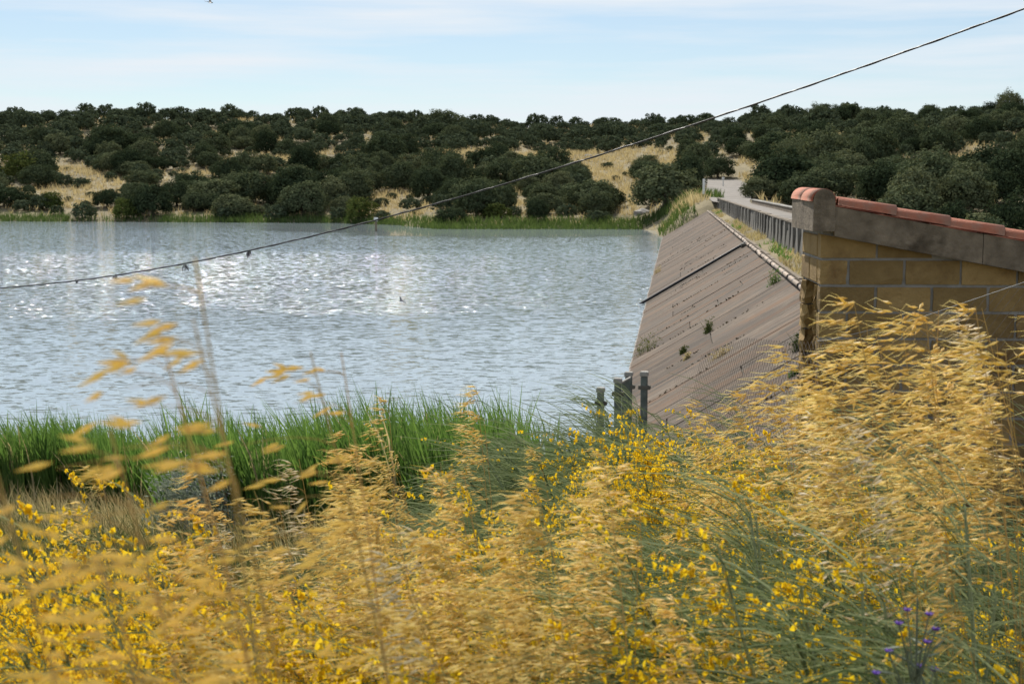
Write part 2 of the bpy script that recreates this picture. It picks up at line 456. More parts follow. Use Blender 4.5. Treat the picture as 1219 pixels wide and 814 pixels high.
SHX = [-400, -140, -85, -55, -28, -17, -10.5, 19.6, 26, 40, 70, 130, 400]
SHY = [262, 246, 236, 231, 226, 214, 197, 194, 178, 150, 128, 110, 100]
def shore(x): return np.interp(x, SHX, SHY) + 2.5 * (fbm(np.asarray(x) * 0.11, 0 * np.asarray(x), 5, 3) - 0.5)
def ridge_e(x, y):
    az = x / np.maximum(y, 1.0)
    return np.interp(az, [-.40, -.1, .0, .10, .18, .28, .40], [205, 215, 300, 320, 300, 240, 215]), np.interp(az, [-.40, -.25, -.1, .0, .1, .18, .28, .40], [.121, .125, .116, .084, .078, .080, .090, .101])
def road_mid(s):      # the road leaves the dam and climbs gently
    return np.interp(s, [0, 168, 200, 235, 300], [6.35, 6.35, 7.4, 8.2, 6.0])
def road_half(s):
    return np.interp(s, [0, 150, 172, 200, 235, 300], [1.45, 1.45, 2.4, 3.4, 4.0, 4.0])
def road_z(s):
    return np.interp(s, [0, 165, 235, 300], [4.1, 4.1, 5.75, 9.0])

def ground_z(x, y):
    x = np.asarray(x, float); y = np.asarray(y, float)
    s = x * SA + y * CA; t = x * CA - y * SA
    # near bank
    zn = 4.4 - 0.178 * np.maximum(y, 0) + 0.5 * (fbm(x * .35, y * .35, 3) - 0.5)
    flat = 3.75 - 0.012 * y + 0.25 * (fbm(x * .5, y * .5, 4) - 0.5)
    zn = zn + (np.maximum(zn, flat) - zn) * sstep(1.2, 3.6, t) * (1 - sstep(24, 34, s))
    zn = np.where(y > 0, zn, zn + 0.02 * y)
    zn = np.maximum(zn, -1.6)
    # far side
    e = y - shore(x)
    er, sl = ridge_e(x, y)
    zf = np.where(e < 0, np.maximum(-1.6, 0.16 * e), 0.35 * sstep(0, 2.5, e) + sl * np.minimum(np.maximum(e, 0), er) ** 1.0)
    zf = zf + (e > 0) * sstep(4, 40, e) * (3.0 * (fbm(x * .022, y * .03, 11) - 0.5) + 1.0 * (fbm(x * .1, y * .12, 12) - 0.5))
    zf = zf - 0.03 * np.maximum(e - er, 0)
    zf = zf + 2.0 * sstep(14, 30, x) * sstep(-30, 10, e) * (1 - sstep(20, 80, e))
    z = np.maximum(zn, zf)
    # downstream valley to the right of the dam
    down = sstep(9, 16, t) * sstep(26, 40, s) * (1 - sstep(-30, 0, e))
    z = z + (np.minimum(z, -3.0) - z) * down
    # far abutment and road bed
    k = sstep(158, 168, s) * (1 - sstep(255, 290, s))
    off = np.abs(t - road_mid(s)) - road_half(s)
    kk = k * (1 - sstep(0.4, 9, off))
    z = z + (road_z(s) - 0.06 - z) * kk
    return z

xs = np.concatenate([np.linspace(-900, -230, 36)[:-1], np.linspace(-230, -14, 76)[:-1], np.linspace(-14, 14, 100)[:-1], np.linspace(14, 240, 80)[:-1], np.linspace(240, 900, 36)])
ys = np.concatenate([np.linspace(-60, -4, 22)[:-1], np.linspace(-4, 40, 130)[:-1], np.linspace(40, 150, 30)[:-1], np.linspace(150, 330, 100)[:-1], np.linspace(330, 620, 80)[:-1], np.geomspace(620, 3000, 24)])
X, Y = np.meshgrid(xs, ys)
Z = ground_z(X, Y)
V = np.stack([X, Y, Z], -1).reshape(-1, 3)
nx, ny = len(xs), len(ys)
i = (np.arange(ny - 1)[:, None] * nx + np.arange(nx - 1)[None]).ravel()
F = np.stack([i, i + 1, i + nx + 1, i + nx], -1)
ground = MB().add(V, F).build("ground", M['ground'], smooth=True)
tag(ground, "dry grassy ground rising from the reservoir to the wooded hill", "ground", kind='structure')

# water sheet stops under the dam face on the right
pts = [D(-10, -0.9, 0), D(172, -0.9, 0), (60, 215, 0), (30, 275, 0), (-700, 275, 0), (-700, 10, 0), (-20, 8, 0)]
wv = [(p[0], p[1], 0.0) for p in pts]
me = bpy.data.meshes.new("water"); me.from_pydata(wv, [], [list(range(len(wv)))]); me.materials.append(M['water']); me.update()
water = tag(obj("water", me), "rippled grey-blue reservoir water glittering in the sun", "water", kind='structure')

# ------------------------------------------------------------------ the dam
rng = np.random.default_rng(4)
S0, S1 = 13.0, 168.0
dam = thing("dam", "sloping concrete dam face running back from the block hut to the far bank", "dam", (0, 0, 0), -AL)

m, nt, out = mat_new("dam_concrete"); M['dam'] = m
tc = N(nt, "ShaderNodeTexCoord"); tc.object = dam; oi = N(nt, "ShaderNodeObjectInfo")
mp = N(nt, "ShaderNodeMapping"); mp.inputs['Scale'].default_value = (0.22, 3.6, 0.22); nt.links.new(tc.outputs['Object'], mp.inputs['Vector'])
warp = N(nt, "ShaderNodeTexNoise", Scale=0.8, Detail=3); nt.links.new(tc.outputs['Object'], warp.inputs['Vector'])
wv_ = nt.nodes.new("ShaderNodeVectorMath"); wv_.operation = 'MULTIPLY_ADD'; nt.links.new(warp.outputs['Color'], wv_.inputs[0]); wv_.inputs[1].default_value = (1.5, 1.5, 1.5); nt.links.new(mp.outputs[0], wv_.inputs[2])
blot = noise(nt, tc.outputs['Object'], 0.55, 6, 0.65)
streak = noise(nt, wv_.outputs[0], 1.0, 7, 0.75); streak2 = noise(nt, mp.outputs[0], 0.33, 5, 0.6); fine = noise(nt, tc.outputs['Object'], 3.0, 6, 0.7)
c = ramp(nt, streak, [(0.36, (0.020, 0.015, 0.011)), (0.44, (0.088, 0.064, 0.044)), (0.55, (0.145, 0.110, 0.078)), (0.70, (0.22, 0.178, 0.134))])
c = mixc(nt, maprange(nt, streak2, 0.50, 0.58, 0, 0.75), c, (0.15, 0.082, 0.042))
c = mixc(nt, maprange(nt, blot, 0.46, 0.62, 0, 0.8), c, (0.088, 0.07, 0.054))
c = mixc(nt, maprange(nt, fine, 0.3, 0.75, 0.55, 1.0), (0.06, 0.05, 0.045), c)
hv = N(nt, "ShaderNodeHueSaturation"); nt.links.new(c, hv.inputs['Color']); nt.links.new(maprange(nt, oi.outputs['Random'], 0, 1, 0.80, 1.22), hv.inputs['Value'])
sx = N(nt, "ShaderNodeSeparateXYZ"); nt.links.new(tc.outputs['Object'], sx.inputs[0])
zz = nt.nodes.new("ShaderNodeMath"); zz.operation = 'MULTIPLY_ADD'; nt.links.new(fine, zz.inputs[0]); zz.inputs[1].default_value = 0.14; nt.links.new(sx.outputs['Z'], zz.inputs[2])
c = mixc(nt, maprange(nt, zz.outputs[0], 0.06, 0.10, 0.45, 0.0), hv.outputs['Color'], (0.66, 0.63, 0.58))    # lime left by the falling water level
p = N(nt, "ShaderNodeBsdfPrincipled", Roughness=0.92); p.inputs['Specular IOR Level'].default_value = 0.2
nt.links.new(c, p.inputs['Base Color'])
b = N(nt, "ShaderNodeBump", Strength=0.25, Distance=0.02); nt.links.new(streak, b.inputs['Height'])
b2 = N(nt, "ShaderNodeBump", Strength=0.5, Distance=0.04); nt.links.new(fine, b2.inputs['Height']); nt.links.new(b.outputs[0], b2.inputs['Normal'])
nt.links.new(b2.outputs[0], p.inputs['Normal']); nt.links.new(p.outputs[0], out.inputs['Surface'])

sec = [(-4.35, -1.80), (3.45, 2.84), (3.85, 2.90), (4.72, 3.15), (4.80, 4.04), (7.95, 4.04), (13.0, -3.2), (-4.35, -3.2)]
core = MB()
k = len(sec)
cv = [(t, S0 - 2, z) for t, z in sec] + [(t, S1, z) for t, z in sec]
core.add(cv, [(j, (j + 1) % k, k + (j + 1) % k, k + j) for j in range(k)])
core.v.append(np.zeros((0, 3))); core.f.append(np.array([list(range(k))])); core.m.append(0)
core.v.append(np.zeros((0, 3))); core.f.append(np.array([list(range(2 * k - 1, k - 1, -1))])); core.m.append(0)
core.build("core", M['dark_concrete'], dam)

# facing slabs, one strip after another along the dam, joints open between them
nrm = np.array([-1, 0, RUN]) / math.hypot(1, RUN)       # (t, s, z) normal of the face
s = S0
JOINTS = []
while s < S1 - 1:
    w = float(rng.uniform(1.3, 3.0)) * (1.0 if s < 70 else 1.35)
    w = min(w, S1 - s)
    lo, hi = -1.7, ZP
    proud = rng.uniform(0.0, 0.012)
    g0, g1 = (rng.uniform(0.002, 0.010), rng.uniform(0.002, 0.012)) if rng.random() < 0.75 else (0.05, 0.08)
    cuts = [lo, hi]
    if rng.random() < 0.55: cuts = [lo, float(rng.uniform(0.5, 2.5)), hi]
    for a, bz in zip(cuts[:-1], cuts[1:]):
        K = 6
        zs = np.linspace(a + (0.0 if a == lo else 0.01), bz - (0.0 if bz == hi else 0.01), K)
        j0 = s + g0 + rng.normal(0, 0.006, K); j1 = s + w - g1 + rng.normal(0, 0.006, K)
        pr = proud + rng.uniform(-0.006, 0.008)
        top = []; bot = []
        for zc, e0, e1 in zip(zs, j0, j1):
            t_ = TP - RUN * (ZP - zc)
            for e_ in (e0, e1):
                q = np.array([t_, e_, zc])
                top.append(q + nrm * pr); bot.append(q - nrm * 0.10)
        Vv = np.array(top + bot); n2 = 2 * K; Ff = []
        for r in range(K - 1):
            a0 = 2 * r
            Ff.append((a0, a0 + 2, a0 + 3, a0 + 1))
            Ff.append((a0, n2 + a0, n2 + a0 + 2, a0 + 2)); Ff.append((a0 + 1, a0 + 3, n2 + a0 + 3, n2 + a0 + 1))
        Ff.append((0, 1, n2 + 1, n2)); e_ = 2 * K - 2; Ff.append((e_, n2 + e_, n2 + e_ + 1, e_ + 1))
        MB().add(Vv, Ff).build("slab", M['dam'], dam)
    s += w
    if s < 110 and rng.random() < .75: JOINTS.append(s)

# grassy verge between the pipe and the parapet
vb = MB()
sv = np.linspace(S0, S1, 160); tv = np.array([3.88, 4.05, 4.3, 4.55, 4.74])
Sg, Tg = np.meshgrid(sv, tv)
Zg = 2.98 + (Tg - 3.88) * 0.34 + 0.10 * (fbm(Sg * 1.1, Tg * 2.0, 21) - 0.4)
P3 = np.stack([Sg * SA + Tg * CA, Sg * CA - Tg * SA, Zg], -1).reshape(-1, 3)
n_ = len(sv); i = (np.arange(len(tv) - 1)[:, None] * n_ + np.arange(n_ - 1)[None]).ravel()
verge = vb.add(P3, np.stack([i, i + n_, i + n_ + 1, i + 1], -1)).build("verge", M['ground'], smooth=True)
tag(verge, "narrow earth verge between the crest pipe and the parapet", "verge", kind='structure')

# kerb beams along the top edge of the face
kerb = thing("kerb", "worn concrete kerb along the top edge of the dam face", "kerb", (0, 0, 0), -AL)
s = 20.0
while s < 160:
    L = float(rng.uniform(2.6, 3.6))
    mb = MB(); add_bb(mb, 3.80, 3.95, s + .02, s + L - .02, 2.86, 3.12 + rng.uniform(-.02, .03), 0.015)
    mb.build("kerb_stone", M['concrete'], kerb)
    s += L

# pipe laid along the crest in short lengths
pipe = thing("crest_pipe", "pale jointed cement pipe lying along the top of the dam face", "pipe", (0, 0, 0), -AL)
ang = np.arange(12) * 2 * np.pi / 12
def cyl_y(r, y0, y1, n=12):
    a = np.arange(n) * 2 * np.pi / n
    V = [(r * math.cos(q), y, r * math.sin(q)) for y in (y0, y1) for q in a]
    F = [(j, (j + 1) % n, n + (j + 1) % n, n + j) for j in range(n)]
    return np.array(V), np.array(F)
def pipe_mesh(L):
    mb = MB()
    mb.add(*cyl_y(0.075, 0.03, L - 0.28)); mb.add(*cyl_y(0.06, 0.0, 0.03)); mb.add(*cyl_y(0.05, L - 0.28, L - .10))
    return mb.mesh("pipe_length", M['pipe'], True)
def collar_mesh():
    mb = MB(); mb.add(*cyl_y(0.064, -0.24, 0.07)); return mb.mesh("collar", M['black'], True)
PL, CL = pipe_mesh(1.9), collar_mesh()
s = 18.0
while s < 160:
    z = ZP + 0.135 + rng.normal(0, 0.008)
    o = obj("pipe_length", PL, pipe, (3.60 + rng.normal(0, 0.012), s, z), (rng.normal(0, 0.004), 0, rng.normal(0, 0.006)))
    obj("collar", CL, o, (0, 1.92, 0))
    s += 1.98

# black drain pipes running down the face
drain = thing("drain_pipe", "black drain pipe running down the dam face into the water", "pipe", (0, 0, 0), -AL)
dz = np.linspace(ZP + 0.05, -0.25, 10)
for ds, r, mt, nm in ((0.0, 0.075, 'black', 'pipe_run'), (0.5, 0.03, 'pipe', 'pipe_run')):
    P = np.array([[(TP - RUN * (ZP - q)) - 0.06, 72.4 + ds + 0.03 * math.sin(q * 3), q + 0.11] for q in dz])[None]
    V_, F_ = tubes(P, r, 8)
    MB().add(V_, F_).build(nm, M[mt], drain, True)
mb = MB(); add_bb(mb, 3.30, 3.66, 71.9, 73.2, ZP - 0.05, ZP + 0.10, 0.02); mb.build("inlet_box", M['dark_concrete'], drain)

# parapet on the water side: piers with recessed panels, open near the hut
par = thing("parapet", "streaked concrete parapet with upright piers on the water side of the road", "parapet", (0, 0, 0), -AL)
pm = MB(); add_bb(pm, -0.09, 0.09, -0.34, 0.34, 0.0, 1.40, 0.02)
PIER = pm.mesh("pier", M['pier'])
pm = MB(); add_bb(pm, -0.06, 0.05, -0.83, 0.83, 0.0, 1.30, 0.015)
PANEL = pm.mesh("panel", M['dark_concrete'])
s = 33.0
kk = 0
while s < 166:
    obj("pier", PIER, par, (4.80 + rng.normal(0, .01), s, 3.05), (0, rng.normal(0, 0.02), 0), (1, 1, 1 + rng.normal(0, .012)))
    if s > 62 and s < 164: obj("panel", PANEL, par, (4.84, s + 1.15, 3.05))
    s += 2.3
s = 33.0
while s < 164:
    mb = MB(); add_bb(mb, 4.70, 4.94, s + .01, s + 4.55, 4.442, 4.50 + rng.uniform(0, .03), 0.012); mb.build("coping", M['concrete'], par); s += 4.6

par2 = thing("parapet", "low pale concrete parapet on the far side of the dam road", "parapet", (0, 0, 0), -AL)
s = 30.0
while s < 148:
    mb = MB(); add_bb(mb, 7.78, 8.02, s + .02, s + 3.9, 3.9, 4.44, 0.02); mb.build("wall_block", M['concrete'], par2)
    mb = MB(); add_bb(mb, 7.72, 8.06, s + .01, s + 3.92, 4.443, 4.52 + rng.uniform(0, .02), 0.012); mb.build("coping", M['pale_concrete'], par2)
    s += 3.95

# road: along the crest and up the far bank
ss = np.concatenate([np.linspace(12, 150, 50)[:-1], np.linspace(150, 300, 70)])
rv, rf = [], []
for q in ss:
    mid, hw, zr = float(road_mid(q)), float(road_half(q)), float(road_z(q))
    for u in (-1, -.5, 0, .5, 1): rv.append(D(q, mid + u * hw, zr + 0.03 * (1 - u * u)))
for a in range(len(ss) - 1):
    for j in range(4): rf.append((a * 5 + j, a * 5 + j + 1, a * 5 + j + 6, a * 5 + j + 5))
road = MB().add(rv, rf).build("road", M['road'], smooth=True)
tag(road, "pale gravel road crossing the dam crest and climbing the far bank", "road", kind='structure')

# ------------------------------------------------------------------ block hut
HY = math.radians(3.2)
hx0, hy0, _z = at(976, 340, 10.4)
hut = thing("block_hut", "small ochre block hut with a terracotta tile roof beside the dam", "hut", (hx0, hy0, 0), -HY)
ROWZ, RP, BP = 5.46, 0.194, 0.405              # height of the first bed joint, course height, block pitch
HL, HD = 3.05, 0.92                             # length to the right, depth
def verge_z(x): return 5.645 - 0.187 * x        # underside of the sloping verge beam
# mortar core: four walls, doorway in the left wall
mb = MB()
def prism_wall(x0, x1, y0, y1, zb=3.2):
    Vw = []
    for x in (x0, x1):
        for y in (y0, y1): Vw += [(x, y, zb), (x, y, verge_z(x) + 0.05)]
    mb.add(Vw, [(0, 4, 5, 1), (2, 3, 7, 6), (0, 1, 3, 2), (4, 6, 7, 5), (1, 5, 7, 3), (0, 2, 6, 4)])
prism_wall(0.012, HL, 0.010, 0.17)
prism_wall(0.012, HL, HD - 0.17, HD - 0.01)
prism_wall(HL - 0.17, HL - 0.003, 0.175, HD - 0.175)
mb.add(*box(0.012, 0.17, 0.172, HD - 0.172, ROWZ - RP, 5.66))
mb.build("wall", M['mortar'], hut)
def rough_block(x0, x1, y0, y1, z0, z1, seed, amt=0.012):
    """block with hacked, uneven faces"""
    nxb, nyb, nzb = 4, 4, 4
    r = np.random.default_rng(seed)
    mbk = MB()
    lat = {}
    Vb, Fb = [], []
    def vid(i, j, k):
        if (i, j, k) not in lat:
            q = np.array([x0 + (x1 - x0) * i / nxb, y0 + (y1 - y0) * j / nyb, z0 + (z1 - z0) * k / nzb])
            cnt = (i in (0, nxb)) + (j in (0, nyb)) + (k in (0, nzb))
            ctr = np.array([(x0 + x1) / 2, (y0 + y1) / 2, (z0 + z1) / 2])
            q = q + (ctr - q) * 0.008 * (cnt - 1) + r.normal(0, amt, 3) * (1, 1, 0.4)
            lat[(i, j, k)] = len(Vb); Vb.append(q)
        return lat[(i, j, k)]
    for a in range(4):
        for b_ in range(4):
            Fb += [(vid(a, b_, 0), vid(a, b_ + 1, 0), vid(a + 1, b_ + 1, 0), vid(a + 1, b_, 0)), (vid(a, b_, 4), vid(a + 1, b_, 4), vid(a + 1, b_ + 1, 4), vid(a, b_ + 1, 4)),
                   (vid(a, 0, b_), vid(a + 1, 0, b_), vid(a + 1, 0, b_ + 1), vid(a, 0, b_ + 1)), (vid(a, 4, b_), vid(a, 4, b_ + 1), vid(a + 1, 4, b_ + 1), vid(a + 1, 4, b_)),
                   (vid(0, a, b_), vid(0, a, b_ + 1), vid(0, a + 1, b_ + 1), vid(0, a + 1, b_)), (vid(4, a, b_), vid(4, a + 1, b_), vid(4, a + 1, b_ + 1), vid(4, a, b_ + 1))]
    return mbk.add(Vb, Fb)
hr = np.random.default_rng(8)
for row in range(-1, 11):                       # -1 is the cut course under the beam
    z1 = ROWZ - RP * row; z0 = z1 - RP
    if row == -1: z1 = ROWZ + RP * 1.2
    zb, zt = z0 + 0.010, z1 - 0.010
    first = BP * 0.5 if row % 2 == 0 else BP
    x = 0.0; w = first
    while x < HL - 0.05:
        xe = min(x + w, HL)
        a, b_ = x + (0.0 if x == 0 else 0.009), xe - 0.009
        mbb = MB()
        yb = 0.15 if x > 0 or row >= 1 else 0.15
        if zt > verge_z(b_) - 0.005:            # block cut along the slope of the roof
            za, zc = min(zt, verge_z(a) - 0.003), min(zt, verge_z(b_) - 0.003)
            if zc > zb + 0.02:
                y0 = hr.uniform(-0.006, 0.004)
                Vc = [(xx, yy, zz) for xx, zz_ in ((a, za), (b_, zc)) for yy in (y0, 0.14) for zz in (zb, zz_)]
                mbb.add(Vc, [(0, 4, 5, 1), (2, 3, 7, 6), (0, 1, 3, 2), (4, 6, 7, 5), (1, 5, 7, 3), (0, 2, 6, 4)])
                mbb.build("block", M['block'], hut)
        elif zt > zb + 0.02:
            y0 = hr.uniform(-0.006, 0.004)
            rough_block(a, b_, y0, 0.14, zb, zt, 500 + int(x * 100) + row * 37, 0.0026).build("block", M['block'], hut)
        x = xe; w = BP
    # left wall
    if row <= 0:
        zt2 = min(zt, 5.63)
        for y0, y1 in ((0.16, 0.50), (0.518, HD)):
            mbb = MB(); add_bb(mbb, hr.uniform(-.005, .003), 0.14, y0, y1, zb, zt2, 0.008); mbb.build("block", M['block'], hut)
    else:
        rough_block(-0.004, 0.15, 0.155, 0.16 + hr.uniform(0.02, 0.07), zb - .004, zt + .004, 50 + row, 0.008).build("jamb_block", M['block'], hut)
        rough_block(-0.010, 0.16, HD - hr.uniform(0.20, 0.28), HD, zb - .004, zt + .004, 80 + row, 0.012).build("jamb_block", M['block'], hut)
# verge beam following the roof
def sloped(x0, x1, y0, y1, d0, d1):
    Vw = []
    for x in (x0, x1):
        for y in (y0, y1): Vw += [(x, y, verge_z(x) + d0), (x, y, verge_z(x) + d1)]
    return np.array(Vw), np.array([(0, 4, 5, 1), (2, 3, 7, 6), (0, 1, 3, 2), (4, 6, 7, 5), (1, 5, 7, 3), (0, 2, 6, 4)])
x = 0.085
for L in (1.06, 1.3, 0.8):
    mb = MB().add(*sloped(x, x + L - 0.004, -0.085 + hr.uniform(-.004, .004), 0.16, 0.0, 0.215 + hr.uniform(-.004, .004)))
    mb.build("verge_beam", M['concrete'], hut); x += L
mb = MB().add(*sloped(0.02, HL - 0.02, 0.165, HD + 0.06, 0.06, 0.20)); mb.build("roof_slab", M['concrete'], hut)
# ridge beam end, arched on top
prof = [(-0.075, 5.665), (0.082, 5.665)] + [(0.0035 + 0.0785 * math.cos(q), 5.885 + 0.085 * math.sin(q)) for q in np.linspace(0.0, math.pi, 9)]
kp = len(prof)
mb = MB(); Vr = [(a, -0.10, z) for a, z in prof] + [(a, HD + 0.08, z) for a, z in prof]
mb.add(Vr, [(j, j + kp, (j + 1) % kp + kp, (j + 1) % kp) for j in range(kp)])
for f in (list(range(kp)), list(range(2 * kp - 1, kp - 1, -1))):
    mb.v.append(np.zeros((0, 3))); mb.f.append(np.array([f])); mb.m.append(0)
mb.build("ridge_beam", M['concrete'], hut)
def barrel(L, r0, r1, th, n=10, a0=0.0, a1=math.pi):
    """half-round tile along +x, open below; r0 at x=0, r1 at x=L"""
    A = np.linspace(a0, a1, n + 1); Vt = []
    for xx, r in ((0, r0), (L, r1)):
        for rr in (r, r - th):
            for q in A: Vt.append((xx, rr * math.cos(q), rr * math.sin(q)))
    k = n + 1; Ft = []
    for j in range(n):
        Ft += [(j, j + 1, 2 * k + j + 1, 2 * k + j), (k + j, 3 * k + j, 3 * k + j + 1, k + j + 1), (j, k + j, k + j + 1, j + 1), (2 * k + j, 2 * k + j + 1, 3 * k + j + 1, 3 * k + j)]
    for j in (0, n): Ft.append((j, 2 * k + j, 3 * k + j, k + j))
    return np.array(Vt), np.array(Ft)
TILE = MB().add(*barrel(0.42, 0.062, 0.073, 0.013)).mesh("roof_tile", M['tile'], True)
RIDGE = MB().add(*barrel(0.56, 0.088, 0.092, 0.014)).mesh("ridge_tile", M['tile'], True)
sl = math.atan(0.187)
for j, yy in enumerate(np.arange(-0.035, HD + 0.05, 0.165)):
    for i_ in range(8):
        xx = 0.10 + 0.385 * i_
        if xx > HL - 0.2: break
        o = obj("roof_tile", TILE, hut, (xx, yy + hr.normal(0, .004), verge_z(xx) + 0.226 + hr.normal(0, .002)), (0, sl - 0.012, hr.normal(0, 0.012)))
for i_ in range(2):
    obj("ridge_tile", RIDGE, hut, (0.0035, HD + 0.09 - 0.54 * i_ , 5.886 - 0.006 * i_ + 0.006), (0, 0.010, -math.pi / 2 + hr.normal(0, .01)))

# ------------------------------------------------------------------ hillside trees
def crown_mesh(seed, n_clump, n_leaf, hgt, leaf, mat, name="crown", ragged=0.10):
    r = np.random.default_rng(seed)
    k_ = np.arange(n_clump) + .5; zc_ = 1 - 1.5 * k_ / n_clump; ph_ = k_ * 2.39996 + r.uniform(0, 6)
    C = np.stack([np.sqrt(np.maximum(0, 1 - zc_ ** 2)) * np.cos(ph_), np.sqrt(np.maximum(0, 1 - zc_ ** 2)) * np.sin(ph_), zc_], -1) + r.normal(0, .07, (n_clump, 3))
    C = C * r.uniform(.62, .86, (n_clump, 1))
    lob = 1 + ragged * np.sin(3 * np.arctan2(C[:, 1], C[:, 0]) + r.uniform(0, 6))[:, None]
    C = C * lob
    rad = r.uniform(0.20, 0.33, n_clump)
    pts = np.repeat(C, n_leaf, 0)
    d = unit(r.normal(size=pts.shape) + np.array([0, 0, 0.25]))
    k = np.repeat(rad, n_leaf)[:, None] * r.uniform(0.45, 1.05, (len(pts), 1))
    pts = pts + d * k
    nn = unit(d + 0.6 * unit(pts) + 0.45 * r.normal(size=pts.shape)); ax = unit(np.cross(nn, r.normal(size=pts.shape))); bx = np.cross(nn, ax)
    sz = (leaf * r.uniform(0.7, 1.35, len(pts)))[:, None]
    V = np.stack([pts - ax * sz * .7, pts + bx * sz * .5, pts + ax * sz * .7, pts - bx * sz * .5], 1).reshape(-1, 3); F = np.arange(len(pts) * 4).reshape(-1, 4)
    V = V * (1, 1, hgt) + (0, 0, 0.62 * hgt)
    V[:, 2] = np.maximum(V[:, 2], 0.02 + 0.05 * r.random(len(V)))
    return MB().add(V, F).mesh(name, mat)

def trunk_mesh(seed, hgt):
    r = np.random.default_rng(seed); mb = MB()
    P = [[(0, 0, -0.15), (0.03, 0.02, 0.12), (0.02, -0.02, 0.3), (0.06, 0.03, 0.55 * hgt)]]
    mb.add(*tubes(np.array(P), np.array([[0.10, 0.075, 0.06, 0.025]]), 7))
    L = []
    for k in range(5):
        a = k * 1.26 + r.uniform(0, .6); z0 = 0.16 + 0.05 * k
        L.append([(0.02, 0, z0), (0.2 * math.cos(a), 0.2 * math.sin(a), z0 + 0.16), (0.42 * math.cos(a), 0.42 * math.sin(a), z0 + 0.30 * hgt), (0.6 * math.cos(a), 0.6 * math.sin(a), z0 + 0.5 * hgt)])
    mb.add(*tubes(np.array(L), np.array([[0.045, 0.035, 0.025, 0.01]] * 5), 5))
    return mb.mesh("trunk", M['bark'], True)

OAK = [(crown_mesh(100 + k, 64, 110, hg, 0.062, M['oak']), trunk_mesh(200 + k, hg)) for k, hg in enumerate((0.78, 0.7, 0.85, 0.66, 0.95, 0.74, 0.8, 0.6))]
BUSH = [(crown_mesh(130 + k, 40, 70, hg, 0.085, M['bush'], ragged=0.3), trunk_mesh(230 + k, hg)) for k, hg in enumerate((0.9, 0.8))]
OAK_LOW = [crown_mesh(160 + k, 30, 26, hg, 0.15, M['oak_far']) for k, hg in enumerate((0.78, 0.7, 0.85, 0.66))]
PINE = (crown_mesh(181, 40, 60, 0.5, 0.09, M['oak'], ragged=0.1), None)

def gz(x, y): return float(ground_z(np.array([x]), np.array([y]))[0])

def find_ground(px, py, y0=150.0, y1=640.0):
    """first ground point met by the line of sight through a pixel"""
    yy = np.arange(y0, y1, 0.5)
    p = np.array([at(px, py, q) for q in (y0, y1)])
    X_ = np.interp(yy, [y0, y1], p[:, 0]); Z_ = np.interp(yy, [y0, y1], p[:, 2])
    hit = np.nonzero(ground_z(X_, yy) >= Z_)[0]
    k = hit[0] if len(hit) else len(yy) - 1
    return X_[k], yy[k]

# straw clearings as they lie on the hill (seen from the eye: centre and half size in photograph pixels)
CLEAR = [(70, 236, 60, 14), (130, 222, 38, 11), (95, 206, 26, 7), (335, 192, 75, 8), (215, 214, 48, 6), (245, 212, 60, 6), (560, 188, 75, 8), (690, 192, 85, 9), (715, 205, 40, 18), (760, 192, 55, 12), (650, 203, 20, 6),
         (960, 165, 45, 7), (1000, 172, 40, 6), (1110, 205, 55, 9), (1150, 192, 40, 8), (1040, 210, 40, 8), (1200, 200, 30, 8), (740, 232, 22, 22), (470, 248, 34, 16), (900, 196, 22, 5), (1090, 160, 22, 5),
         (30, 190, 20, 5), (430, 190, 60, 6), (610, 226, 14, 22), (820, 243, 25, 8), (690, 252, 30, 6), (865, 222, 34, 14)]
def in_clear(px, py, grow=1.0):
    return any(((px - a) / (c * grow)) ** 2 + ((py - b) / (d * grow)) ** 2 < 1 for a, b, c, d in CLEAR)

tr = np.random.default_rng(12)
trees = []      # x, y, radius, height factor, kind
# trees that can be told apart in the photograph: centre x, foot y, width
KEY = [(570, 251, 62), (598, 243, 40), (705, 253, 78), (682, 240, 40), (793, 246, 88), (770, 215, 50), (640, 228, 66), (600, 222, 56), (660, 208, 50), (930, 236, 84), (905, 236, 50), (985, 240, 70), (925, 196, 70), (985, 205, 66),
       (1060, 250, 80), (1020, 226, 60), (1110, 244, 70), (1170, 262, 80), (1215, 255, 60), (1065, 205, 40), (880, 186, 42), (855, 212, 40), (830, 203, 46), (1145, 222, 46), (1190, 228, 50), (1010, 196, 44), (955, 250, 60),
       (510, 238, 46), (478, 228, 52), (430, 214, 56), (395, 240, 60), (350, 246, 66), (300, 243, 62), (255, 246, 70), (210, 246, 44), (170, 246, 30), (12, 246, 50), (45, 212, 46), (130, 183, 62), (285, 168, 44), (165, 180, 40), (525, 158, 52), (490, 250, 30), (540, 226, 50), (455, 198, 60)]
for cx, fy, w in KEY:
    x, y = find_ground(cx, fy, 172 if cx > 860 else 185)
    trees.append([x, y, 0.5 * w / 1693 * y, tr.uniform(0.9, 1.15), 'oak'])
TA = np.zeros((4000, 3)); TN = len(trees); TA[:TN] = [t_[:3] for t_ in trees]
def free(x, y, r, k):
    q = TA[:TN]
    return not np.any((q[:, 0] - x) ** 2 + (q[:, 1] - y) ** 2 < (k * (q[:, 2] + r)) ** 2)
for cx, Yt, w in ((1085, 150, 70), (1130, 138, 76), (1175, 128, 84), (1215, 132, 80), (1250, 120, 90), (1150, 160, 70), (1200, 165, 70), (1050, 165, 60)):
    trees.append([(cx - 609.5) / 1693 * Yt, Yt, 0.5 * w / 1693 * Yt, tr.uniform(1.2, 1.5), 'oak']); TA[TN] = trees[-1][:3]; TN += 1
def off_road(x, y, r):
    s_ = x * SA + y * CA; t_ = x * CA - y * SA
    return not (150 < s_ < 300 and abs(t_ - float(road_mid(s_))) < float(road_half(s_)) + 0.8 * r) and not (s_ < 168 and t_ < 9.5 + r)
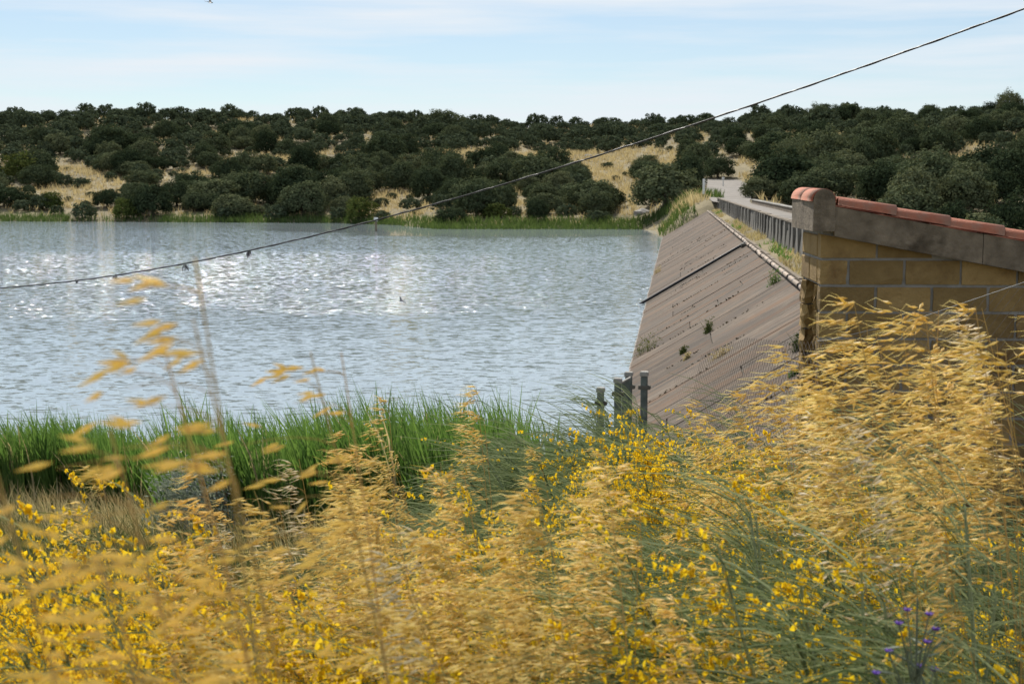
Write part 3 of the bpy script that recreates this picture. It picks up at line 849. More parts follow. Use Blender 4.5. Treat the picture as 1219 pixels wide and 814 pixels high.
for _ in range(34000):
    az = tr.uniform(-0.40, 0.40); dist = math.sqrt(tr.uniform((100 if az > 0.16 else 178) ** 2, 560 ** 2))
    x, y = az * dist, dist
    e = y - float(shore(x)); er, _s = ridge_e(x, y)
    if (e < 3.5 and az < .13) or e < -70 or e > er + 25: continue
    r = float(tr.uniform(1.6, 3.8) if tr.random() < .75 else tr.uniform(.8, 1.6)) * (1.0 if az < -0.02 or az > .17 else 0.85)
    z = gz(x, y); px, py = proj(x, y, z)
    if in_clear(px, py, 0.58 if az < -.03 else 0.92) and tr.random() < (0.72 if az < -.03 else .76): continue
    if in_clear(px, py - 0.5 * r * 1693 / y, 0.8) and tr.random() < 0.4: r *= 0.6
    if in_clear(px, py, .95): r = float(tr.uniform(.4, 1.7))
    if not off_road(x, y, r) or not free(x, y, r, 0.41 if az < -0.03 else 0.46): continue
    if 560 < px < 900 and py < 163 and py > 150: r = min(r, 2.0)
    trees.append([x, y, r, tr.uniform(0.8, 1.3), 'bush' if tr.random() < .07 and r < 2.4 else 'oak']); TA[TN] = (x, y, r); TN += 1
    if len(trees) > 1700: break
# spaced trees standing along the skyline
for px in list(np.arange(585, 900, 21)) + [930, 950, 975, 1030, 1048]:
    px = px + tr.uniform(-8, 8); az = (px - 609.5) / 1693
    yy = 500.0
    for _ in range(4): yy = float(shore(az * yy)) + float(ridge_e(az * yy, yy)[0]) - 4
    trees.append([az * yy, yy, float(tr.uniform(1.7, 3.0)), tr.uniform(1.1, 1.5), 'oak'])
# yellow-green bushes by the water
for cx, fy, w in ((428, 264, 40), (150, 262, 34), (690, 246, 20), (405, 263, 26), (100, 262, 30), (330, 262, 30), (28, 214, 50), (60, 250, 34), (270, 261, 28), (455, 263, 22)):
    x, y = find_ground(cx, fy, 185); y = max(y, float(shore(x)) + 1.5)
    trees.append([x, y, 0.5 * w / 1693 * y, tr.uniform(0.9, 1.2), 'bush'])

trees = [t_ for t_ in trees if abs(proj(t_[0], t_[1], 5)[0] - 609.5) < 609.5 + 60]
trees.sort(key=lambda t_: -t_[2] / t_[1])
near_t, far_t = trees[:300], trees[300:]
rows = {}
for k, t_ in enumerate(near_t):
    x, y, r, hf, kind = t_
    z = gz(x, y); px, py = proj(x, y, z)
    band = "waterside" if y - float(shore(x)) < 22 and px < 840 else "low-slope" if py > 215 else "mid-slope" if py > 185 else "upper-slope" if py > 158 else "skyline"
    col = "above the lake's left end" if px < 210 else "left of the lake's middle" if px < 420 else "above the lake's middle" if px < 640 else "left of the dam road" if px < 842 else "right of the dam road" if px < 1000 else "behind the hut roof"
    rows.setdefault((band, col, kind), []).append((px, k))
lab = {}
for (band, col, kind), L in rows.items():
    L.sort()
    for n_, (px, k) in enumerate(L):
        what = "dark holm oak" if kind == 'oak' else "yellow-green bush"
        lab[k] = f"{band} {what} {col}" + (f", {ordn(n_ + 1)} from the left" if len(L) > 1 else "")
for k, (x, y, r, hf, kind) in enumerate(near_t):
    z = gz(x, y)
    cm, tm = (OAK if kind == 'oak' else BUSH)[int(tr.integers(0, 8 if kind == 'oak' else 2))]
    o = thing("holm_oak" if kind == 'oak' else "leafy_bush", lab[k], "tree" if kind == 'oak' else "bush", (x, y, z - 0.05), float(tr.uniform(0, 6.28)),
              "holm oaks scattered over the hill" if kind == 'oak' else "yellow-green bushes on the far side", (r, r * tr.uniform(0.85, 1.15), r * hf))
    obj("crown", cm, o); obj("trunk", tm, o)
fm = MB()
for x, y, r, hf, kind in far_t:
    me_ = OAK_LOW[int(tr.integers(0, 4))]
    Vc = np.empty(len(me_.vertices) * 3, np.float32); me_.vertices.foreach_get("co", Vc); Vc = Vc.reshape(-1, 3).astype(float)
    a = tr.uniform(0, 6.28); ca, sa = math.cos(a), math.sin(a)
    Vc = np.stack([Vc[:, 0] * ca - Vc[:, 1] * sa, Vc[:, 0] * sa + Vc[:, 1] * ca, Vc[:, 2]], -1) * (r, r, r * hf) + (x, y, gz(x, y) - .05)
    fm.add(Vc, np.arange(len(Vc)).reshape(-1, 4))
if far_t:
    tag(fm.build("distant_wood", M['oak_far']), "distant oak scrub covering the upper slopes and ridge", "wood", kind='stuff')

# umbrella pine and cypress standing above the right ridge
for px, top, wpx, kind in ((1008, 122, 22, 'pine'), (1016, 128, 5, 'cypress')):
    az = (px - 609.5) / 1693; yy = 480.0
    for _ in range(4): yy = float(shore(az * yy)) + float(ridge_e(az * yy, yy)[0]) - 2
    x = az * yy; z = gz(x, yy); zt = at(px, top, yy)[2]; hgt = max(zt - z, 4.0); r = 0.5 * wpx / 1693 * yy
    if kind == 'pine':
        o = thing("umbrella_pine", "round-headed pine rising above the right-hand ridge", "tree", (x, yy, z - .05))
        mb = MB().add(*tubes(np.array([[(0, 0, -.2), (.1, 0, hgt * .4), (0, .1, hgt * .75)]]), np.array([[.28, .22, .15]]), 7)); mb.build("trunk", M['bark'], o, True)
        obj("crown", PINE[0], o, (0, 0, hgt * 0.45), None, (r, r, r * 1.1))
    else:
        o = thing("cypress", "slim dark cypress beside the round-headed ridge pine", "tree", (x, yy, z - .05))
        mb = MB().add(*tubes(np.array([[(0, 0, -.2), (0, 0, hgt * .9)]]), np.array([[.15, .04]]), 6)); mb.build("trunk", M['bark'], o)
        rr = np.random.default_rng(3); n_ = 900; u = rr.random(n_); a = rr.uniform(0, 6.28, n_)
        w = r * 1.1 * np.sin(np.pi * (0.08 + 0.9 * u)) ** 0.8 * rr.uniform(.6, 1, n_)
        C = np.stack([w * np.cos(a), w * np.sin(a), .3 + u * (hgt - .3)], -1)
        MB().add(*diamonds(C, 0.3, rr, D=np.tile([0, 0, 1.0], (n_, 1)))).build("crown", M['oak'], o)

# dry grass in the clearings and green reeds along the far shore
def blades(C, h, w, rng, lean=(0, 0), spread=0.35, K=3):
    n_ = len(C); u = np.linspace(0, 1, K)
    tip = np.stack([rng.normal(0, spread, n_) + lean[0], rng.normal(0, spread, n_) + lean[1], np.ones(n_)], -1) * np.asarray(h).reshape(-1, 1)
    P = C[:, None, :] + tip[:, None, :] * np.stack([u ** 1.8, u ** 1.8, u], -1)[None]
    a = rng.uniform(-0.7, 0.7, n_); S = np.stack([np.cos(a), np.sin(a), 0 * a], -1)
    W = np.asarray(w).reshape(-1, 1) * np.linspace(1, 0.15, K)[None]
    return ribbons(P, W, S)
gr = np.random.default_rng(31)
C = []
for _ in range(60000):
    az = gr.uniform(-0.42, 0.42); dist = math.sqrt(gr.uniform(152 ** 2, 540 ** 2)); x = az * dist
    C.append((x, dist))
C = np.array(C); Zc = ground_z(C[:, 0], C[:, 1])
PX = 609.5 + 1693 * C[:, 0] / (C[:, 1] * CP - (Zc - EYE) * SP); PY = np.array([proj(a, b, c_)[1] for (a, b), c_ in zip(C, Zc)])
s_ = C[:, 0] * SA + C[:, 1] * CA; t_ = C[:, 0] * CA - C[:, 1] * SA
okc = (C[:, 1] - shore(C[:, 0]) > 1.5) | ((s_ > 150) & (s_ < 190) & (t_ > -16) & (t_ < 4) & (Zc > .15))
inside = np.zeros(len(C), bool)
for a, b, c_, d in CLEAR: inside |= ((PX - a) / (c_ * 1.15)) ** 2 + ((PY - b) / (d * 1.25)) ** 2 < 1
s_ = C[:, 0] * SA + C[:, 1] * CA; t_ = C[:, 0] * CA - C[:, 1] * SA
okc &= ~((s_ > 150) & (s_ < 300) & (np.abs(t_ - road_mid(s_)) < road_half(s_) + 0.4)) & ~((s_ < 169) & (t_ > -1.5) & (t_ < 10))
inside |= (s_ > 150) & (s_ < 190) & (t_ > -16) & (t_ < 4) & (gr.random(len(C)) < .45)
keep = okc & (inside | (gr.random(len(C)) < 0.25)) & (fbm(C[:, 0] * .12, C[:, 1] * .12, 77) > 0.33)
C3 = np.column_stack([C[keep], Zc[keep]]); C3 = np.repeat(C3, 5, 0) + gr.normal(0, 0.35, (5 * keep.sum(), 3)) * (1, 1, 0)
C3[:, 2] = ground_z(C3[:, 0], C3[:, 1]) - .05
dg = MB().add(*blades(C3, gr.uniform(0.5, 1.3, len(C3)), gr.uniform(0.08, 0.2, len(C3)), gr))
tag(dg.build("dry_grass", M['straw']), "tall straw-coloured dry grass in the clearings of the hill", "grass", kind='stuff')

C = []
for _ in range(16000):
    x = gr.uniform(-95, 26); e = gr.uniform(-3.0, 5.0) * (1.0 if x > -16 else 0.55)
    dens = 1.0 if x > -13 else 0.15 + 0.40 * (vnoise(np.array([x * .09]), np.array([0.0]), 8)[0] > 0.50)
    if gr.random() < dens: C.append((x, float(shore(x)) + e))
C = np.array(C); s_ = C[:, 0] * SA + C[:, 1] * CA; t_ = C[:, 0] * CA - C[:, 1] * SA
C = C[~((s_ < 169) & (t_ > -1.5))]
Qm = np.column_stack([gr.uniform(152, 182, 2600), gr.uniform(-9, 2.6, 2600)]); Qm = np.column_stack([Qm[:, 0] * SA + Qm[:, 1] * CA, Qm[:, 0] * CA - Qm[:, 1] * SA]); zq = ground_z(Qm[:, 0], Qm[:, 1]); C = np.concatenate([C, Qm[(zq > .05) & (zq < 3.2)]])
C3 = np.column_stack([C, np.maximum(ground_z(C[:, 0], C[:, 1]), -0.3)])
rd = MB().add(*blades(C3, gr.uniform(0.45, 1.25, len(C3)) , gr.uniform(0.06, 0.14, len(C3)), gr, spread=.2))
tag(rd.build("far_reeds", M['far_reed']), "bright green reeds fringing the far shore", "reeds", kind='stuff')

# ------------------------------------------------------------------ overhead cable
PXC = np.array([(0, 344), (80, 334), (150, 325), (220, 313), (295, 299.5), (360, 285.5), (425, 269.5), (480, 254), (620, 212), (700, 187.5), (780, 162.5), (850, 140), (950, 107.5), (1050, 73), (1140, 40), (1219, 10)], float)
a0 = np.array(at(0, 344, 24.0)); a1 = np.array(at(1219, 10, 14.0))
pts = []
for px, py in PXC:     # where each sight line meets the vertical plane of the cable
    r0 = np.array(at(px, py, 1.0)) - (0, 0, EYE)
    A = np.array([[r0[0], -(a1 - a0)[0]], [r0[1], -(a1 - a0)[1]]]); q = np.linalg.solve(A, a0[:2]); pts.append((q[1], EYE + r0[2] * q[0]))
pts = np.array(pts); cf = np.polyfit(pts[:, 0], pts[:, 1], 3)
uu = np.linspace(-0.6, 1.5, 60)
cz = np.polyval(cf, np.clip(uu, -0.05, 1.05)) + np.where(uu > 1.05, (uu - 1.05) * np.polyval(np.polyder(cf), 1.05), 0) + np.where(uu < -.05, (uu + .05) * np.polyval(np.polyder(cf), -.05), 0)
CPT = np.column_stack([a0[0] + uu * (a1 - a0)[0], a0[1] + uu * (a1 - a0)[1], cz])
cable = thing("overhead_cable", "black overhead cable sagging across the lake and up over the hut", "cable", tuple(CPT[0]))
L0 = np.array(CPT[0])
V_, F_ = tubes((CPT - L0)[None], 0.0095, 6); MB().add(V_, F_).build("conductor", M['cable'], cable, True)
ph = np.linspace(0, 1, 900); lay = np.column_stack([np.interp(ph, np.linspace(0, 1, 60), CPT[:, k] - L0[k]) for k in range(3)])
lay = lay + 0.0085 * np.column_stack([0 * ph, np.cos(ph * 330), np.sin(ph * 330)])
V_, F_ = tubes(lay[None], 0.0055, 4); MB().add(V_, F_).build("twisted_strand", M['cable'], cable, True)
cr = np.random.default_rng(2)
for px, n_, drop in ((92, 9, .05), (138, 5, .09), (220, 7, .13), (296, 9, .10)):
    u_ = np.interp(px, PXC[:, 0], pts[:, 0]); b0 = np.array([a0[0] + u_ * (a1 - a0)[0], a0[1] + u_ * (a1 - a0)[1], np.polyval(cf, u_)]) - L0
    B_ = b0 + cr.normal(0, .012, (n_, 3)); mb = MB().add(*spindles(B_, np.array([0, 0, -1.0]) + cr.normal(0, .35, (n_, 3)), np.full(n_, drop), np.full(n_, .03)))
    mb.build("snagged_weed", M['cable'], cable)

# ------------------------------------------------------------------ swallows
def bird(px, py, Yb, roll, yaw, label):
    o = thing("swallow", label, "bird", at(px, py, Yb), yaw, "swallows flying over the lake")
    r_ = np.array([.002, .012, .018, .016, .010, .004]); xx = np.array([.075, .06, .03, 0, -.04, -.075])
    mb = MB().add(*tubes(np.stack([xx, 0 * xx, 0 * xx], -1)[None], r_[None], 8))
    mb.build("body", M['bird'], o, True)
    for sgn in (-1, 1):
        W = np.array([(.035, 0, .004), (.03, sgn * .05, .03), (.005, sgn * .11, .035), (-.055, sgn * .17, .02), (-.03, sgn * .09, .03), (-.02, sgn * .04, .02), (-.02, 0, .004)])
        Vw = np.concatenate([W, W - (0, 0, .003)]); Fw = [(0, 1, 5, 6), (1, 2, 4, 5), (7, 13, 12, 8), (8, 12, 11, 9), (0, 7, 8, 1), (1, 8, 9, 2), (5, 12, 13, 6), (4, 11, 12, 5)]
        mb = MB().add(Vw, Fw); mb.v.append(np.zeros((0, 3))); mb.f.append(np.array([(2, 3, 4), (9, 11, 10)])); mb.m.append(0)
        mb.build("wing", M['bird'], o)
        T = np.array([(-.06, 0, 0), (-.075, sgn * .006, 0), (-.14, sgn * .035, 0), (-.10, sgn * .004, 0)])
        mb = MB().add(np.concatenate([T, T - (0, 0, .003)]), [(0, 1, 2, 3), (4, 7, 6, 5), (0, 4, 5, 1), (1, 5, 6, 2), (2, 6, 7, 3)]); mb.build("tail_feather", M['bird'], o)
    o.rotation_euler = (roll, 0.15, yaw)
bird(478, 358, 38, 0.7, 2.6, "swallow flying low over the middle of the lake")
bird(678, 287, 60, -0.8, 0.9, "small swallow skimming the lake just left of the dam")
bird(250, 3, 36, 0.5, 0.4, "swallow high in the sky at the top edge")

# ------------------------------------------------------------------ weeds on the dam face and the verge
def dam_pt(px, py):
    r0 = np.array(at(px, py, 1.0)) - (0, 0, EYE)
    # t = TP - RUN*(ZP - z) with t = x*CA - y*SA
    k = (TP - RUN * (ZP - EYE)) / ((r0[0] * CA - r0[1] * SA) - RUN * r0[2])
    return np.array([0, 0, EYE]) + r0 * k
wr = np.random.default_rng(55)
WEED = [(770, 418, 34, 20, 'bush', "dark bushy weed at the waterline of the dam face"), (843, 396, 10, 18, 'bush', "tall weed standing in a joint halfway up the dam face"), 
        (813, 421, 8, 10, 'bush', "small weed low on the dam face above the posts"), (858, 424, 26, 12, 'straw', "clump of dry weeds in the widest joint of the dam face"), (949, 418, 12, 24, 'bush', "leggy weed on the dam face against the hut corner"),
        (945, 447, 12, 8, 'reed', "bright little weed on the dam face below the leggy one"), (922, 338, 16, 18, 'reed', "bright green tuft growing under the crest pipe"), (783, 325, 10, 8, 'straw', "small dry weed near the waterline beyond the drain pipe"),
        (818, 428, 7, 9, 'straw', "low dry sprig near the posts")]
for px, py, wpx, hpx, mt, lb in WEED:
    c_ = dam_pt(px, py); sc = c_[1] / 1693; h_ = hpx * sc * 1.1; w_ = wpx * sc * 0.5
    o = thing("weed", lb, "weed", tuple(c_), 0, "weeds growing on the dam")
    n_ = 26; base = np.column_stack([wr.normal(0, w_ * .35, n_), wr.normal(0, w_ * .35, n_), np.full(n_, -0.02)])
    base[:, 2] += base[:, 0] * 0.45
    MB().add(*blades(base, wr.uniform(.5, 1, n_) * h_, np.full(n_, .016), wr, spread=.35)).build("stem", M['blade' if mt != 'straw' else 'straw'], o)
    n_ = 170; u = wr.random(n_); C_ = np.column_stack([wr.normal(0, w_ * .5, n_), wr.normal(0, w_ * .45, n_), u * h_ * wr.uniform(.3, 1, n_)]); C_[:, 2] += C_[:, 0] * 0.5
    MB().add(*diamonds(C_, 0.045 * wr.uniform(.6, 1.3, n_), wr, up=.5)).build("leaves", M[mt], o)

JW = []
for sj in JOINTS:
    z0_ = wr.uniform(0.1, 2.4); L_ = wr.uniform(.3, 1.6)
    for q in np.arange(z0_, min(z0_ + L_, 2.9), 0.05):
        if wr.random() < .75: t0_ = TP - RUN * (ZP - q); JW.append(D(sj + wr.normal(0, .02), t0_ - .01, q + .01))
JW = np.repeat(np.array(JW), 3, 0) + wr.normal(0, .02, (3 * len(JW), 3))
jm = MB().add(*diamonds(JW, .055 * wr.uniform(.5, 1.4, len(JW)), wr, up=1.0))
tag(jm.build("joint_weeds", M['litter']), "dark dead weeds and grit caught in the dam face joints", "weeds", kind='stuff')
n_ = 3600; sg = wr.uniform(20, 164, n_); tg = wr.uniform(3.95, 4.68, n_)
green = fbm(sg * .09, tg * .7, 9) > 0.60
C_ = np.column_stack([sg * SA + tg * CA, sg * CA - tg * SA, 2.98 + (tg - 3.88) * .34])
keepv = fbm(sg * .22, tg * 1.5, 4) > 0.45
for msk, nm, mt, lb in ((keepv & ~green, "verge_grass", 'straw', "dry straw grass along the dam crest verge"), (keepv & green, "verge_weeds", 'reed', "green weeds patching the dam crest verge")):
    q = C_[msk]
    tag(MB().add(*blades(q, wr.uniform(.08, .34, len(q)), wr.uniform(.025, .06, len(q)), wr, spread=.5)).build(nm, M[mt]), lb, "grass", kind='stuff')

# ------------------------------------------------------------------ posts at the water's edge
def water_post(px, top, Yp, wpx, label):
    x, y, zt = at(px, top, Yp); w = 0.5 * wpx / 1693 * Yp; zb = min(gz(x, y), -0.2) - 0.2
    o = thing("concrete_post", label, "post", (x, y, zb), -0.2, "posts at the water's edge below the dam")
    h = zt - zb
    mb = MB(); add_bb(mb, -w, w, -w, w, 0, h - .10, .015); mb.build("shaft", M['post'], o)
    mb = MB(); add_bb(mb, -w * 1.25, w * 1.25, -w * 1.25, w * 1.25, h - .098, h, .015); mb.build("cap", M['pale_concrete'], o)
    mb = MB(); add_bb(mb, -w * 1.7, w * 1.9, -w * 1.12, w * 1.12, h - .36, h - .28, .008); mb.build("bracket", M['dark_concrete'], o)
    return o, h
water_post(715, 461, 28.0, 8, "low grey post farthest from the dam, standing in the water")
water_post(735.5, 450, 28.6, 8, "grey post beside the sloping sluice panel")
water_post(748.5, 442.5, 30.0, 8, "rear grey post half hidden behind the sluice panel")
water_post(767, 442, 28.3, 8, "dark post with a white cap nearest the dam face")
a_, b_ = np.array(at(740, 457, 28.9)), np.array(at(750, 451, 28.9))
pn = thing("sluice_panel", "slanting grey-green panel between the waterside posts", "panel", (a_[0], a_[1], -0.4))
mb = MB(); dx = b_[0] - a_[0]
Vp = [(xx, yy, zz) for xx, zt in ((0.0, a_[2] + .4), (dx, b_[2] + .4)) for yy in (-.05, .05) for zz in (0.0, zt)]
mb.add(Vp, [(0, 4, 5, 1), (2, 3, 7, 6), (0, 1, 3, 2), (4, 6, 7, 5), (1, 5, 7, 3), (0, 2, 6, 4)]); mb.build("board", M['post'], pn)
mb = MB()
Vp = [(xx, yy, zz) for xx, zt in ((-.01, a_[2] + .4), (dx + .01, b_[2] + .4)) for yy in (-.075, .075) for zz in (zt + .003, zt + .045)]
mb.add(Vp, [(0, 4, 5, 1), (2, 3, 7, 6), (0, 1, 3, 2), (4, 6, 7, 5), (1, 5, 7, 3), (0, 2, 6, 4)]); mb.build("top_rail", M['pale_concrete'], pn)

# ------------------------------------------------------------------ chain-link fence in front of the hut
FP = [at(1330, 300, 8.5), at(1219, 336, 8.95), at(1090, 380, 9.45), at(985, 405, 9.9), at(945, 407, 10.6), at(890, 402, 12.0), at(845, 416, 13.4), at(800, 446, 15.0)]
FP = np.array(FP); seg = np.concatenate([[0], np.cumsum(np.linalg.norm(np.diff(FP[:, :2], axis=0), axis=1))])
fence = thing("chain_link_fence", "thin chain-link fence passing in front of the hut and down the bank", "fence", tuple(FP[0] - (0, 0, 1.3)))
def fpt(u, v):          # v = metres below the top wire
    return np.stack([np.interp(u, seg, FP[:, k]) for k in range(3)], -1) - np.stack([0 * u, 0 * u, v], -1) - (FP[0] - (0, 0, 1.3))
K = 12; v = np.linspace(0, 1.25, K); P = []
for c0 in np.arange(-1.2, seg[-1], 0.078):
    for sgn in (1, -1):
        u = c0 + (v if sgn > 0 else 1.25 - v)
        if u.min() < 0 or u.max() > seg[-1]: continue
        P.append(fpt(u, v))
V_, F_ = tubes(np.array(P), 0.0016, 3); tag(MB().add(V_, F_).build("wire_mesh", M['rust'], fence), kind='stuff')
u = np.linspace(0, seg[3] + .2, 60); V_, F_ = tubes(fpt(u, 0 * u)[None], 0.0022, 5); MB().add(V_, F_).build("top_wire", M['steel'], fence, True)
for u0 in (seg[0] + .1,):
    b0 = fpt(np.array([u0]), np.array([0.0]))[0]
    gx, gy = b0[0] + FP[0][0], b0[1] + FP[0][1]; zb = gz(gx, gy) - (FP[0][2] - 1.3) - .3
    P = np.array([[(b0[0], b0[1] + .03, zb), (b0[0], b0[1] + .03, b0[2] + .02)]]); V_, F_ = tubes(P, 0.018, 8); MB().add(V_, F_).build("fence_post", M['rust'], fence, True)

# ------------------------------------------------------------------ reeds at the near shore
fr = np.random.default_rng(71)
def reed_bed(pts, hts, rng, per=6):
    n_ = len(pts); K = 5; u = np.linspace(0, 1, K)
    B = np.repeat(pts, per, 0); H = np.repeat(hts, per) * rng.uniform(0.6, 1.05, n_ * per)
    a = rng.uniform(0, 6.28, n_ * per); out_ = rng.uniform(0.04, 0.24, n_ * per) * H
    st = np.repeat(rng.normal(0, .06, (n_, 2)), per, 0)
    P = np.zeros((n_ * per, K, 3))
    P[..., 0] = B[:, None, 0] + (np.cos(a) * out_ - .10 * H)[:, None] * u[None] ** 2.2 + st[:, None, 0] * u
    P[..., 1] = B[:, None, 1] + (np.sin(a) * out_)[:, None] * u[None] ** 2.2 + st[:, None, 1] * u
    P[..., 2] = B[:, None, 2] + H[:, None] * (u - 0.10 * u ** 4)[None]
    W = rng.uniform(.020, .042, (n_ * per, 1)) * np.array([.8, 1.0, .9, .6, .08])[None]
    b = rng.uniform(-.9, .9, n_ * per); S = np.stack([np.cos(b), np.sin(b), 0 * b], -1)
    return ribbons(P, W, S)
pts_, hh = [], []
for _ in range(9000):
    px = fr.uniform(-60, 670)
    Yr = fr.uniform(24.5, 28.6) if px < 185 else fr.uniform(18.0, 26.0)
    if 150 < px < 230 and fr.random() < 0.6: continue
    if px > 590 and fr.random() < (px - 590) / 80: continue
    x = (px - 609.5) / 1693 * Yr
    cl = vnoise(np.array([x * .8]), np.array([Yr * .8]), 6)[0]
    if cl < 0.30: continue
    pts_.append((x, Yr, max(gz(x, Yr), -0.6))); hh.append((1.62 if px < 185 else 1.88 if px < 330 else 2.02) * fr.uniform(.72, 1.12) * (.84 + .4 * cl))
    if len(pts_) >= 3800: break
pts_ = np.array(pts_); hh = np.array(hh); hh = hh + np.maximum(0, -pts_[:, 2]) * 0.6
dead = fr.random(len(pts_)) < .12
tag(MB().add(*reed_bed(pts_[dead], hh[dead] * .9, fr, 3)).build("dead_reeds", M['straw']), "dead straw-coloured reed stems in the near reed bed", "reeds", kind='stuff')
tag(MB().add(*reed_bed(pts_[~dead], hh[~dead], fr)).build("reeds", M['reed']), "dense green reed bed along the near waterline", "reeds", kind='stuff')

# ------------------------------------------------------------------ grass covering the near bank
def scatter(n, y0, y1, rng, px0=-120, px1=1340, dens=None):
    Yr = np.sqrt(rng.uniform(y0 ** 2, y1 ** 2, n)); px = rng.uniform(px0, px1, n); x = (px - 609.5) / 1693 * Yr
    C = np.column_stack([x, Yr, ground_z(x, Yr)])
    t_ = x * CA - Yr * SA
    hutm = (x > hx0 - .1) & (x < hx0 + HL + .2) & (Yr > hy0 - .35) & (Yr < hy0 + 1.2)
    face = (t_ > -1.6) & (t_ < TP + 1.2) & (C[:, 2] < TP * 0 + ZP - (TP - t_) / RUN)
    k = ~hutm & ~face
    return C[k], px[k]
C, px = scatter(30000, 7, 27, fr); ok = (C[:, 2] > -0.15); C, px = C[ok], px[ok]
kind = fbm(C[:, 0] * .5, C[:, 1] * .4, 14)
for msk, nm, mt, hr_, lb in ((kind > 0.52, "green_grass", 'blade', (.35, .85), "green and grey grass covering the bank behind the feather grass"), (kind <= 0.52, "bank_straw", 'straw', (.3, .75), "dry straw grass on the bank above the reeds")):
    q = C[msk]
    tag(MB().add(*blades(q - (0, 0, .03), fr.uniform(*hr_, len(q)), fr.uniform(.008, .018, len(q)), fr, lean=(-.25, 0), spread=.3, K=4)).build(nm, M[mt]), lb, "grass", kind='stuff')
C, px = scatter(22000, 1.6, 9, fr, -150, 1370)
tag(MB().add(*blades(C - (0, 0, .03), fr.uniform(.4, 1.0, len(C)), fr.uniform(.004, .008, len(C)), fr, lean=(-.22, 0), spread=.28, K=5)).build("undergrowth", M['blade']), "tangled grass blades under the feather grass", "grass", kind='stuff')

# ------------------------------------------------------------------ broom bushes
def broom_meshes(seed, n_main=60, n_rod=30, flowers=0, bare=0.0):
    """unit-height bush: woody stems, fine whippy rods blown to the left, small pea flowers"""
    r = np.random.default_rng(seed); K = 5; u = np.linspace(0, 1, K)
    th = np.arccos(r.uniform(0.35, 1, n_main)); a = r.uniform(0, 6.28, n_main)
    L = r.uniform(.5, .82, n_main)
    d = np.stack([np.sin(th) * np.cos(a), np.sin(th) * np.sin(a), np.cos(th)], -1)
    P = d[:, None, :] * L[:, None, None] * u[None, :, None]
    P[..., 2] += (0.12 * L[:, None] * (u[None] - u[None] ** 2)); P[..., 0] -= 0.10 * u[None] ** 2
    P[..., 0] += r.normal(0, .05, n_main)[:, None] * (1 - u[None]); P[..., 1] += r.normal(0, .05, n_main)[:, None] * (1 - u[None])
    st = MB().add(*tubes(P, np.linspace(.010, .0022, K)[None] * np.ones((n_main, 1)), 4)).mesh("stem", M['rod'])
    n_ = n_main * n_rod; idx = np.repeat(np.arange(n_main), n_rod); w = r.uniform(.3, 1, n_)
    B = np.stack([np.array([np.interp(w[j], u, P[idx[j], :, k]) for j in range(n_)]) for k in range(3)], -1)
    rd_ = unit(d[idx] + 0.70 * r.normal(size=(n_, 3)) + np.array([-.12, 0, .45])); RL = r.uniform(.10, .27, n_)
    Kr = 5; v = np.linspace(0, 1, Kr)
    Q = B[:, None, :] + rd_[:, None, :] * (RL[:, None] * v[None])[..., None]
    Q[..., 0] -= (r.uniform(.5, 1.15, n_) * RL)[:, None] * v[None] ** 1.7; Q[..., 2] -= (r.uniform(.2, .85, n_) * RL)[:, None] * v[None] ** 1.9
    b = r.uniform(-1.2, 1.2, n_); S = unit(np.stack([0.3 * np.cos(b), 0.3 * np.sin(b), np.full(n_, .95)], -1))
    rods = MB().add(*ribbons(Q, .0023 * np.array([1, .95, .85, .7, .3])[None] * r.uniform(.7, 1.3, (n_, 1)), S)).mesh("rods", M['rod'])
    fl = None
    if flowers:
        sub = r.permutation(n_)[:max(40, flowers // 12)]; j = sub[r.integers(0, len(sub), flowers)]; keep = vnoise(B[j, 0] * 5, B[j, 2] * 5 + B[j, 1] * 3, seed) > bare; j = j[keep]; vv = r.uniform(.05, 1, len(j)) ** .7
        C = np.stack([np.array([np.interp(vv[q], v, Q[j[q], :, k]) for q in range(len(j))]) for k in range(3)], -1) + r.normal(0, .004, (len(j), 3))
        mb = MB(); mb.add(*diamonds(C, .0105 * r.uniform(.7, 1.4, len(j)), r, elong=1.2)); mb.add(*diamonds(C + r.normal(0, .003, C.shape), .0095 * r.uniform(.7, 1.4, len(j)), r, elong=1.2))
        fl = mb.mesh("blossom", M['flower'])
    return st, rods, fl
GREENB = [broom_meshes(300 + k, 70, 62, 900, .45) for k in range(3)]
YELLOWB = [broom_meshes(320 + k, 64, 26, 17000, .16) for k in range(3)]
def place_bush(px, top, Yb, proto, name, label, group, wide=1.0):
    x, y, zt = at(px, top, Yb); zg = gz(x, y); h = max(zt - zg, .5)
    o = thing(name, label, "bush", (x, y, zg - .03), float(fr.uniform(-.5, .5)), group, (h * wide, h * wide, h * 1.28))
    for me_, nm in zip(proto, ("stem", "rods", "blossom")):
        if me_ is not None: tag(obj(nm, me_, o), kind='stuff' if nm != "stem" else None)
    return o
